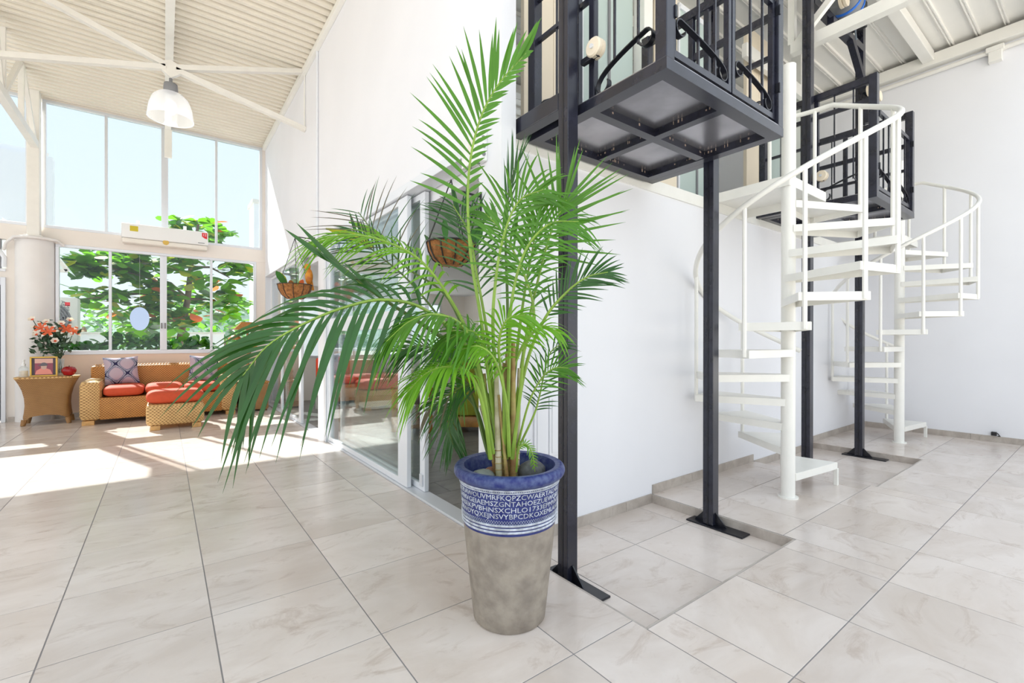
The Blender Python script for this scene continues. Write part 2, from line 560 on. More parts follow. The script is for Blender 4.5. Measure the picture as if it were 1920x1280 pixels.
def empty(name, loc, label=None, cat=None, group=None):
    o = bpy.data.objects.new(name, None)
    o.empty_display_size = 0.1
    COL.objects.link(o)
    o.location = loc
    ORG[o.name] = Vector(loc)
    if label: tag(o, label, cat, group)
    return o


def struct(o):
    o['kind'] = 'structure'
    return o


def copy_tree(o, parent=None, delta=None):
    c = o.copy()
    COL.objects.link(c)
    c.parent = parent
    if parent is None and delta is not None:
        c.location = Vector(o.location) + Vector(delta)
    ORG[c.name] = ORG[o.name] + Vector(delta or (0, 0, 0))
    for ch in list(o.children):
        copy_tree(ch, c, delta)
    return c
# ------------------------------------------------------------------ large structure
XL, YW, YB, XR, ZC = 1.63, 10.45, 2.36, 8.35, 5.15
PIT = [(1.70, 3.235, 1.265, YB), (4.965, 6.51, 1.30, YB)]
PD = -0.07
GX0, GSX, GY0, GSY = -0.398, 0.575, 0.75, 0.5925


def rect_isect(a, b):
    x0, x1, y0, y1 = max(a[0], b[0]), min(a[1], b[1]), max(a[2], b[2]), min(a[3], b[3])
    return (x0, x1, y0, y1) if x1 - x0 > 0.012 and y1 - y0 > 0.012 else None


fl = MB()
fl.box(-7, XL, -0.5, YW, -0.25, -0.0018)
fl.box(XL, XR, -0.5, PIT[0][2], -0.25, -0.0018)
fl.box(XL, PIT[0][0], PIT[0][2], YB, -0.25, -0.0018)
fl.box(PIT[0][1], PIT[1][0], PIT[0][2], YB, -0.25, -0.0018)
fl.box(PIT[1][0], XR, PIT[0][2], PIT[1][2], -0.25, -0.0018)
fl.box(PIT[1][1], XR, PIT[1][2], YB, -0.25, -0.0018)
for p in PIT:
    fl.box(p[0], p[1], p[2], p[3], -0.25, PD - 0.0018)
floor = struct(fl.build('floor', 'grout', org=(0, 0, 0)))
AREA = (-3.3, XR, -0.45, 10.44)
HOLES = PIT + [(XL, 9.0, YB - 0.001, 11.0), (XL, XL + 0.11, 2.27, YB)]


def rect_sub(r, h):
    i = rect_isect(r, h)
    if not i: return [r]
    out = []
    for q in ((r[0], i[0], r[2], r[3]), (i[1], r[1], r[2], r[3]), (i[0], i[1], r[2], i[2]), (i[0], i[1], i[3], r[3])):
        if q[1] - q[0] > 0.012 and q[3] - q[2] > 0.012: out.append(q)
    return out


TILES = {}


def tile(parent, x0, x1, y0, y1, z, matname, name, th=0.012, gap=0.0026):
    w, h = round(x1 - x0, 3), round(y1 - y0, 3)
    key = (w, h, matname, th)
    if key not in TILES:
        m = MB()
        b = 0.001
        W, H = w / 2 - gap, h / 2 - gap
        m.add([(-W, -H, -th), (W, -H, -th), (W, H, -th), (-W, H, -th), (-W, -H, -b), (W, -H, -b), (W, H, -b), (-W, H, -b),
               (-W + b, -H + b, 0), (W - b, -H + b, 0), (W - b, H - b, 0), (-W + b, H - b, 0)],
              [(0, 1, 5, 4), (1, 2, 6, 5), (2, 3, 7, 6), (3, 0, 4, 7), (4, 5, 9, 8), (5, 6, 10, 9), (6, 7, 11, 10), (7, 4, 8, 11), (8, 9, 10, 11)])
        TILES[key] = m.mesh(name, matname)
    o = bpy.data.objects.new(name, TILES[key])
    COL.objects.link(o)
    o.parent = parent
    o.location = Vector(((x0 + x1) / 2, (y0 + y1) / 2, z)) - ORG[parent.name]
    ORG[o.name] = ORG[parent.name]
    return o


for i in range(-6, 16):
    for j in range(-3, 18):
        cell = (GX0 + i * GSX, GX0 + (i + 1) * GSX, GY0 + j * GSY, GY0 + (j + 1) * GSY)
        r0 = rect_isect(cell, AREA)
        if not r0: continue
        rs = [r0]
        for h in HOLES:
            rs = [q for r in rs for q in rect_sub(r, h)]
        for r in rs:
            tile(floor, *r, 0.0, 'tile_stone', 'floor_tile')
        for p in PIT:
            r = rect_isect(cell, p)
            if r: tile(floor, *r, PD, 'tile_stone', 'floor_tile')
# risers of the two shallow recesses under the lifts
for p in PIT:
    MB().box(p[1] - 0.012, p[1], p[2], p[3] - 0.002, PD, -0.003).build('riser_tile', 'skirting_stone', floor)
    MB().box(p[0], p[0] + 0.012, p[2], p[3] - 0.002, PD, -0.003).build('riser_tile', 'skirting_stone', floor)
    MB().box(p[0] + 0.013, p[1] - 0.013, p[2], p[2] + 0.012, PD, -0.003).build('riser_tile', 'skirting_stone', floor)

# back room floor, darker plank tiles
fb = struct(MB().box(XL, 6.4, YB + 0.14, YW, -0.25, -0.004).build('floor', 'grout_dark', org=(0, 0, 0)))
for j in range(0, 27):
    off = 0.3 if j % 2 else 0.0
    for i in range(0, 6):
        r = rect_isect((XL + 0.003 + i * 0.6 - off, XL + 0.003 + (i + 1) * 0.6 - off, 2.52 + j * 0.3, 2.52 + (j + 1) * 0.3), (XL + 0.003, 4.6, 2.52, YW - 0.02))
        if r:
            tile(fb, *r, 0.0, 'tile_grey', 'plank_tile')

# added patio behind the camera, bounces sun into the hall; garden ground outside
struct(MB().box(-30, 30, -30, -0.5, -0.3, -0.004).build('floor', 'concrete', org=(0, 0, 0)))
struct(MB().box(-60, 60, YW + 0.15, 90, -0.4, -0.12).build('floor', 'concrete', org=(0, 0, 0)))

# walls
wl = MB()
wl.box(XL, XL + 0.15, 2.52, YW, 2.58, 5.3)
wl.box(XL, XL + 0.15, 6.10, 6.42, 0, 2.58)
wl.box(XL, XL + 0.15, 10.36, YW, 0, 2.58)
wl.box(XL, XL + 0.11, 2.27, 2.52, 0, 5.3)
struct(wl.build('wall_left', 'wall_white'))
wb = MB()
wb.box(XL + 0.11, XR, YB, YB + 0.14, -0.1, 2.50)
struct(wb.build('wall_back', 'wall_white'))
struct(MB().box(XR, XR + 0.15, -0.5, YW, -0.1, 5.3).build('wall_right', 'wall_white'))
wf = MB()
wf.box(-1.55, 1.63, YW - 0.04, YW + 0.12, 0, 1.03)
struct(wf.build('wall_sill', 'wall_pink'))
wf = MB()
wf.box(-7, 1.63, YW - 0.05, YW + 0.12, 2.83, 3.07)
wf.box(1.47, 1.63, YW - 0.04, YW + 0.12, 1.03, 2.83)
wf.box(1.575, 1.63, YW - 0.04, YW + 0.12, 3.07, 5.3)
wf.box(-7, 1.63, YW - 0.03, YW + 0.12, 5.12, 5.3)
wf.box(-1.95, -1.40, YW - 0.02, YW + 0.12, 0, 2.83)
wf.box(-7, -1.95, YW - 0.02, YW + 0.12, 2.24, 2.34)
wf.box(-7, -2.86, YW - 0.02, YW + 0.12, 0, 2.24)
wf.box(-7, -2.75, YW - 0.02, YW + 0.12, 2.34, 2.83)
wf.box(-7, -4.6, YW - 0.02, YW + 0.12, 3.07, 5.12)
struct(wf.build('wall_far', 'wall_warm'))
# back room: far wall with an opening added for daylight, side wall
wr = MB()
wr.box(XL + 0.15, 6.4, YW - 0.03, YW + 0.12, 0, 0.9)
wr.box(XL + 0.15, 2.3, YW - 0.03, YW + 0.12, 0.9, 2.42)
wr.box(5.6, 6.4, YW - 0.03, YW + 0.12, 0.9, 2.42)
wr.box(2.3, 5.6, YW - 0.03, YW + 0.12, 2.2, 2.42)
wr.box(6.3, 6.4, YB + 0.14, YW, 0, 2.42)
struct(wr.build('wall_room', 'wall_warm'))
# loft slab over the back room
lo = MB()
lo.box(XL + 0.15, XR, YB + 0.0, YW, 2.50, 2.60)
lo.box(XL + 0.15, XR, YB + 0.14, YW, 2.42, 2.50)
struct(lo.build('floor', 'wall_white', org=(0, 0, 0)))
struct(MB().box(XL + 0.15, XR, YB - 0.015, YB, 2.50, 2.60).build('trim_1', 'steel_white'))
struct(MB().box(XL + 0.15, XR, YW - 0.03, YW + 0.12, 2.6, 3.1).box(XL + 0.15, XR, YW - 0.03, YW + 0.12, 5.0, 5.3).build('wall_loft', 'partition_cream'))  # gap between the strips added to bring daylight into the loft

# stone skirting, piece by piece
def skirting(name, a, b, z, n, step=0.575):
    a = Vector(a); b = Vector(b); n = Vector(n)
    root = struct(empty(name, (a.x, a.y, z)))
    d = (b - a); Ln = d.length; d.normalize()
    k = 0.0
    while k < Ln - 0.01:
        e = min(k + step, Ln)
        p = a + d * (k + 0.0015); q = a + d * (e - 0.0015)
        m = MB()
        s = n * 0.012
        m.add([(p.x, p.y, z), (q.x, q.y, z), (q.x + s.x, q.y + s.y, z), (p.x + s.x, p.y + s.y, z),
               (p.x, p.y, z + 0.075), (q.x, q.y, z + 0.075), (q.x + s.x, q.y + s.y, z + 0.075), (p.x + s.x, p.y + s.y, z + 0.075)],
              [(0, 3, 2, 1), (4, 5, 6, 7), (0, 1, 5, 4), (1, 2, 6, 5), (2, 3, 7, 6), (3, 0, 4, 7)])
        m.build('skirting_tile', 'skirting_stone', root)
        k = e
    return root


skirting('baseboard_back', (1.745, YB, 0), (3.222, YB, 0), PD, (0, -1, 0))
skirting('baseboard_back', (3.235, YB, 0), (4.965, YB, 0), 0, (0, -1, 0))
skirting('baseboard_back', (4.978, YB, 0), (6.497, YB, 0), PD, (0, -1, 0))
skirting('baseboard_back', (6.51, YB, 0), (8.338, YB, 0), 0, (0, -1, 0))
skirting('baseboard_right', (XR, 2.35, 0), (XR, -0.45, 0), 0, (-1, 0, 0))
skirting('baseboard_far', (-1.93, YW - 0.04, 0), (1.62, YW - 0.04, 0), 0, (0, -1, 0))


# corrugated roof sheets, cut back near the camera to let more skylight in
def deck(name, matname, x0, x1, y0, y1, period, prof, z):
    m = MB()
    n = int((y1 - y0) / period) + 1
    V = []
    for k in range(n):
        for fr, dz in prof:
            y = y0 + (k + fr) * period
            if y > y1: continue
            V.append((y, z + dz))
    vs = [(x0, y, zz) for y, zz in V] + [(x1, y, zz) for y, zz in V]
    N = len(V)
    m.add(vs, [(i, i + 1, N + i + 1, N + i) for i in range(N - 1)])
    # closed upper side of the roof
    m.box(x0, x1, y0, y1, z + 0.06, z + 0.1)
    return struct(m.build(name, matname, org=(0, 0, 0)))


deck('ceiling', 'deck_cream', -7, XL, 2.2, YW, 0.13, [(0, 0.0), (0.38, 0.0), (0.5, 0.045), (0.88, 0.045)], ZC)
deck('ceiling', 'deck_white', XL, XR, 0.4, YW, 0.25, [(0, 0.03), (0.80, 0.03), (0.82, 0.0), (0.87, 0.0), (0.88, 0.012), (0.93, 0.012), (0.94, 0.0), (0.98, 0.0)], ZC)


# windows
def window(name, x0, x1, z0, z1, mulls, fr=0.045, y=YW, sill=None, dep=0.05, gm='glass_window', wide=None):
    root = struct(empty(name, ((x0 + x1) / 2, y, z0)))
    sl = sill or fr
    for nm, b in (('frame_bottom', (x0, x1, z0, z0 + sl)), ('frame_top', (x0, x1, z1 - fr, z1)), ('frame_jamb', (x0, x0 + fr, z0 + sl, z1 - fr)), ('frame_jamb', (x1 - fr, x1, z0 + sl, z1 - fr))):
        MB().bbox(b[0], b[1], y - dep, y + dep * 0.6, b[2], b[3], 0.004).build(nm, 'aluminium', root)
    xs = [x0 + fr] + list(mulls) + [x1 - fr]
    for mx in mulls:
        w = wide.get(mx, 0.04) if wide else 0.04
        m = MB().bbox(mx - w / 2, mx + w / 2, y - dep * 0.8, y + dep * 0.5, z0 + sl, z1 - fr, 0.004)
        if w > 0.06:
            m.box(mx - 0.004, mx + 0.004, y - dep * 0.95, y - dep * 0.8, z0 + sl, z1 - fr)
        m.build('mullion', 'aluminium', root)
    for a, b in zip(xs[:-1], xs[1:]):
        MB().box(a + 0.002, b - 0.002, y - 0.003, y + 0.003, z0 + sl, z1 - fr).build('pane', gm, root)
    return root


window('window_1', -1.55, 1.575, 3.07, 5.12, [-0.78, 0.015, 0.80], wide={0.015: 0.10})
w2 = window('window_2', -1.40, 1.47, 1.03, 2.83, [-0.73, -0.005, 0.72], sill=0.07, wide={-0.005: 0.10})
MB().bbox(-0.04, -0.02, YW - 0.075, YW - 0.05, 1.48, 1.58, 0.003).bbox(0.01, 0.03, YW - 0.075, YW - 0.05, 1.48, 1.58, 0.003).build('latch', 'plastic_grey', w2)
window('window_3', -4.6, -1.69, 3.07, 5.12, [-3.1])
# arched light over the side door
wa = struct(empty('window_4', (-2.35, YW, 2.34)))
MB().box(-2.75, -1.95, YW - 0.003, YW + 0.003, 2.34, 2.83).build('pane', 'glass_window', wa)
MB().tube([(-2.75 + 0.0, YW - 0.03, 2.60)] + [(-2.35 - 0.4 * math.cos(a), YW - 0.03, 2.44 + 0.36 * math.sin(a)) for a in np.linspace(0.45, math.pi - 0.3, 12)] + [(-1.97, YW - 0.03, 2.40)], 0.03).build('frame_arch', 'aluminium_white', wa, True)
MB().bbox(-2.75, -1.95, YW - 0.06, YW + 0.02, 2.33, 2.37, 0.004).build('frame_bottom', 'aluminium_white', wa)
MB().bbox(-2.06, -2.0, YW - 0.03, YW + 0.02, 2.37, 2.83, 0.004).build('mullion', 'plastic_grey', wa)
# side door
d1 = struct(empty('door_1', (-2.4, YW, 0)))
MB().box(-2.79, -2.0, YW - 0.02, YW + 0.01, 0.02, 2.18).build('door_leaf', 'aluminium', d1)
MB().bbox(-2.0, -1.95, YW - 0.06, YW + 0.02, 0, 2.24, 0.004).bbox(-2.86, -2.79, YW - 0.06, YW + 0.02, 0, 2.24, 0.004).bbox(-2.79, -2.0, YW - 0.06, YW + 0.02, 2.18, 2.24, 0.004).build('door_frame', 'aluminium', d1)
MB().tube([(-2.02, YW - 0.04, 0.04), (-2.02, YW - 0.04, 2.12)], 0.014).build('hinge_rod', 'plastic_grey', d1)
window('window_5_added', 2.3, 5.6, 0.9, 2.2, [3.4, 4.5])  # back room window, added to light the room
window('window_6_added', XL + 0.15, XR, 3.1, 5.0, [2.9, 4.0, 5.1, 6.2, 7.3])  # loft window band, added to brighten the loft with daylight


# glazed partition between hall and back room
def leaf(root_name, y0, y1, x, z1, stile=0.06, near=None, mid=(1.38, 1.54), label=None, cat='glass door'):
    root = empty(root_name, (x, (y0 + y1) / 2, 0.0), label, cat)
    ns = near or stile
    MB().bbox(x - 0.02, x + 0.02, y0, y0 + ns, 0.02, z1, 0.004).build('stile', 'aluminium_white', root)
    MB().bbox(x - 0.02, x + 0.02, y1 - stile, y1, 0.02, z1, 0.004).build('stile', 'aluminium_white', root)
    MB().bbox(x - 0.018, x + 0.018, y0 + ns, y1 - stile, 0.02, 0.07, 0.004).build('bottom_rail', 'aluminium_white', root)
    MB().bbox(x - 0.018, x + 0.018, y0 + ns, y1 - stile, z1 - 0.05, z1, 0.004).build('top_rail', 'aluminium_white', root)
    zs = [(0.07, z1 - 0.05)]
    if mid:
        MB().bbox(x - 0.018, x + 0.018, y0 + ns, y1 - stile, mid[0], mid[1], 0.004).build('middle_rail', 'aluminium_white', root)
        zs = [(0.07, mid[0]), (mid[1], z1 - 0.05)]
    for a, b in zs:
        MB().box(x - 0.003, x + 0.003, y0 + ns, y1 - stile, a, b).build('pane', 'glass_clear', root)
    return root


leaf('sliding_glass_door', 3.66, 6.0, 1.665, 2.50, near=0.19, label='wide glass door with a white middle rail, nearest the potted palm')
lb = leaf('sliding_glass_door', 3.47, 5.75, 1.735, 2.50, stile=0.05, near=0.09, mid=None, label='sliding glass leaf stacked behind the wide glass door with middle rail')
MB().bbox(1.70, 1.715, 3.49, 3.54, 0.06, 0.16, 0.003).build('roller_bracket', 'aluminium', lb)
leaf('sliding_glass_door', 7.45, 8.95, 1.665, 2.53, near=0.14, mid=None, label='open glass door leaf behind the small hanging basket')
leaf('sliding_glass_door', 8.85, 10.33, 1.735, 2.53, mid=None, label='glass door leaf in the corner next to the big window')
tr = struct(empty('trim_2', (XL, 6.2, 2.5)))
for (a, b, z) in ((2.52, 6.10, 2.51), (6.42, 10.36, 2.535)):
    MB().bbox(XL - 0.012, XL + 0.14, a, b, z, 2.585, 0.004).build('door_track', 'aluminium_white', tr)
    MB().bbox(XL - 0.0, XL + 0.13, a, b, -0.003, 0.018, 0.003).build('floor_track', 'aluminium', tr)
MB().bbox(XL - 0.015, XL + 0.14, 6.0, 6.10, 0, 2.51, 0.004).bbox(XL - 0.02, XL - 0.005, 6.0, 6.012, 0, 2.51, 0.002).build('door_jamb', 'aluminium_white', tr)
MB().bbox(XL - 0.01, XL + 0.12, 10.31, 10.36, 0, 2.535, 0.004).build('door_jamb', 'aluminium', tr)
# ------------------------------------------------------------------ columns, trusses, braces
CY0 = 10.43
cl = empty('round_column', (-1.63, CY0, 0), 'round white column at the left end of the sofa window', 'column')
MB().lathe((-1.63, CY0, 0), [(0.225, 0), (0.225, 2.84)], 40).build('shaft', 'column_white', cl, True)
MB().lathe((-1.63, CY0, 0), [(0.225, 2.84), (0.245, 2.845), (0.245, 2.885), (0.10, 2.89)], 40).build('cap', 'column_white', cl, True)
sc = empty('steel_column', (-1.62, 10.28, 2.89), 'cream square steel column standing on the round column', 'column')
MB().bbox(-1.69, -1.55, 10.2, 10.36, 2.89, 5.2, 0.006).build('shaft', 'steel_cream', sc)
MB().bbox(-1.72, -1.52, 10.17, 10.39, 2.885, 2.9, 0.003).build('base_plate', 'steel_cream', sc)
# conduit bending over the column head
tag(MB().tube([(-1.30, 10.365, 2.80), (-1.36, 10.30, 2.86), (-1.50, 10.17, 2.86), (-1.66, 10.14, 2.86), (-1.82, 10.19, 2.85), (-1.93, 10.32, 2.76), (-1.97, 10.39, 2.66)], 0.022, 10).build('pipe', 'column_white', None, True),
    'pale pipe bent around the head of the round column', 'pipe')


def truss(x, ys, zb, zt, label, end, matname='steel_cream'):
    root = empty('roof_truss', (x, ys[0], zb), label, 'truss')
    y0, y1 = ys[0], ys[-1]
    MB().beam((x, y0, zt), (x, y1, zt), 0.10, 0.13).build('top_chord', matname, root)
    MB().beam((x, y0, zb), (x, y1, zb), 0.09, 0.11).build('bottom_chord', matname, root)
    for i, y in enumerate(ys):
        MB().beam((x, y, zb + 0.05), (x, y, zt - 0.06), 0.06, 0.06).build('web_post', matname, root)
    for i in range(len(ys) - 1):
        a, b = (ys[i], ys[i + 1]) if i % 2 == 0 else (ys[i + 1], ys[i])
        MB().beam((x, a + (0.05 if b > a else -0.05), zb + 0.05), (x, b - (0.05 if b > a else -0.05), zt - 0.06), 0.05, 0.06).build('web_diagonal', matname, root)
    return root


truss(-1.60, [2.0, 3.2, 4.4, 5.6, 6.8, 8.0, 8.4, 9.36, 10.24], 4.31, 5.24, 'cream steel truss running above the round column at the left', 10.3)
truss(5.15, [0.35, 1.2, 2.06], 4.25, 5.06, 'white steel truss crossing in front of the far lift mast', 2.06, 'steel_white')
# central rafter and the cross brace that carries the lamp
rf = MB().beam((0.06, 2.2, 5.10), (0.06, YW - 0.06, 5.10), 0.09, 0.10)
tag(rf.build('roof_rafter', 'steel_white'), 'straight white roof rafter running above the pendant lamp', 'beam')
tag(MB().bbox(0.01, 0.12, YW - 0.10, YW - 0.055, 4.55, 5.06, 0.004).build('rafter_bracket', 'steel_white'), 'short white steel bracket under the rafter end at the window', 'bracket')
xb = empty('cross_brace', (0.07, 7.1, 4.63), 'four-armed cream cross brace meeting at the pendant lamp', 'brace')
nd = Vector((0.07, 7.1, 4.63))
for e in ((-1.55, 7.1, 5.17), (-1.55, 7.1, 4.21), (1.63, 7.1, 5.13), (1.63, 7.1, 4.30)):
    e = Vector(e)
    d = (e - nd).normalized()
    MB().beam(nd + d * 0.05, e, 0.06, 0.07, up=(0, 1, 0)).build('brace_arm', 'steel_cream', xb)
gp = MB()
gp.add([(nd.x - 0.12, 7.07, 4.66), (nd.x, 7.07, 4.72), (nd.x + 0.12, 7.07, 4.66), (nd.x + 0.1, 7.07, 4.58), (nd.x, 7.07, 4.50), (nd.x - 0.1, 7.07, 4.58)] +
       [(nd.x - 0.12, 7.13, 4.66), (nd.x, 7.13, 4.72), (nd.x + 0.12, 7.13, 4.66), (nd.x + 0.1, 7.13, 4.58), (nd.x, 7.13, 4.50), (nd.x - 0.1, 7.13, 4.58)],
       [(0, 1, 2, 3, 4, 5), (11, 10, 9, 8, 7, 6)] + [(k, k + 6, (k + 1) % 6 + 6, (k + 1) % 6) for k in range(6)])
gp.build('gusset_plate', 'steel_cream', xb)
MB().beam((1.615, 7.1, 5.13), (1.615, 7.1, 4.28), 0.014, 0.014).build('wall_strut', 'steel_white', xb)
tag(MB().bbox(1.575, 1.63, 2.6, 10.4, 5.07, 5.15, 0.005).build('wall_purlin', 'steel_white'), 'long white purlin along the top of the tall hall wall', 'beam')
tag(MB().tube([(1.615, 6.41, 2.59), (1.615, 6.41, 5.07)], 0.016, 8).build('conduit', 'aluminium_white', None, True), 'thin vertical conduit running up the tall hall wall', 'pipe')
# right hall roof members
tag(MB().bbox(8.22, XR, 0.4, YB + 6, 4.97, 5.12, 0.006).build('edge_beam', 'deck_white'), 'cream edge beam along the top of the right wall', 'beam')
tag(MB().tube([(8.30, 0.4, 4.90), (8.30, 7.0, 4.90)], 0.028, 10).build('conduit', 'deck_white', None, True), 'cream pipe under the edge beam of the right wall', 'pipe')
tag(MB().bbox(8.26, XR, 0.92, 1.04, 4.76, 4.9, 0.006).bbox(8.24, XR, 0.90, 1.06, 4.88, 4.94, 0.005).build('pipe_bracket', 'deck_white'), 'small cream pipe bracket high on the right wall', 'bracket')
for k, y in enumerate((1.60, 3.6, 5.6, 7.6, 0.5)):
    lb_ = ['wide cream roof joist over the far lift, nearest the photographer', 'cream roof joist above the front of the loft', 'cream roof joist in the middle of the loft roof',
           'cream roof joist deep in the loft roof', 'cream roof joist at the open edge of the roof'][k]
    tag(MB().bbox(XL + 0.16, 8.22, y - 0.06, y + 0.06, 5.02, 5.15, 0.006).build('roof_joist', 'deck_white'), lb_, 'beam', 'cream roof joists')

# ------------------------------------------------------------------ pendant lamp
lp = empty('pendant_lamp', (0.07, 7.1, 3.98), 'glowing ribbed glass dome lamp hanging from the cross brace', 'lamp')
LC = (0.07, 7.1, 0)
MB().tube([(0.07, 7.1, 4.5), (0.07, 7.1, 4.42)], 0.018, 8).build('hook', 'plastic_grey', lp)
MB().lathe(LC, [(0.035, 4.44), (0.07, 4.43), (0.075, 4.35), (0.06, 4.33)], 16).build('housing', 'plastic_grey', lp, True)
gpf = [(0.06, 4.33), (0.13, 4.30), (0.185, 4.24), (0.215, 4.15), (0.225, 4.08), (0.235, 4.0)]
V = MB()
n = 72
for r, z in gpf:
    for k in range(n):
        a = 2 * math.pi * k / n
        rr = r * (1 + (0.012 if k % 2 else -0.012))
        V.v.append(Vector((0.07 + rr * math.cos(a), 7.1 + rr * math.sin(a), z)))
for i in range(len(gpf) - 1):
    for k in range(n):
        V.f.append((i * n + k, i * n + (k + 1) % n, (i + 1) * n + (k + 1) % n, (i + 1) * n + k)); V.mi.append(0)
V.build('shade', 'glass_lamp', lp, True)
MB().lathe(LC, [(0.232, 4.0), (0.24, 3.995), (0.24, 4.01), (0.232, 4.012)], 48, False).build('shade_rim', 'glass_lamp', lp, True)
MB().blob((0.07, 7.1, 4.14), 0.065, 14, 10, (1, 1, 1.35)).build('bulb', 'bulb', lp, 'all')
pl = bpy.data.lights.new('lamp_light', 'POINT'); pl.energy = 2; pl.shadow_soft_size = 0.07; pl.color = (1, 0.95, 0.88)
plo = bpy.data.objects.new('lamp_light', pl); COL.objects.link(plo); plo.parent = lp; plo.location = (0, 0, 0.05)


# ------------------------------------------------------------------ open platform lifts
def scroll(m, a, b, nrm, h, th=0.006, w=0.03):
    """flat bar that rises from a low curl at a to a high curl at b; lies in the plane of a->b and up"""
    a = Vector(a); b = Vector(b)
    d = (b - a); L = d.length; d.normalize()
    up = Vector((0, 0, 1))
    pts = []
    for t in np.linspace(-2.4, 1.57, 12):          # low curl
        pts.append(a + d * (0.05 + 0.045 * math.cos(t + math.pi)) + up * (0.045 + 0.045 * math.sin(t + math.pi) * 1.0))
    pts = [a + d * (0.05 - 0.04 * math.cos(t)) + up * (0.045 - 0.04 * math.sin(t)) for t in np.linspace(3.6, 0.0, 12)]
    for t in np.linspace(0.05, 1, 10):
        s = t * t * (3 - 2 * t)
        pts.append(a + d * (0.01 + (L - 0.06) * (t ** 1.3)) + up * (0.05 + (h - 0.05) * (t ** 0.62)))
    e = pts[-1]
    for t in np.linspace(0.2, 4.6, 12):            # high curl
        pts.append(e + d * (0.04 * math.sin(t)) + up * (-0.04 + 0.04 * math.cos(t)) * (1.0))
    m.strip(pts, nrm, w, th)


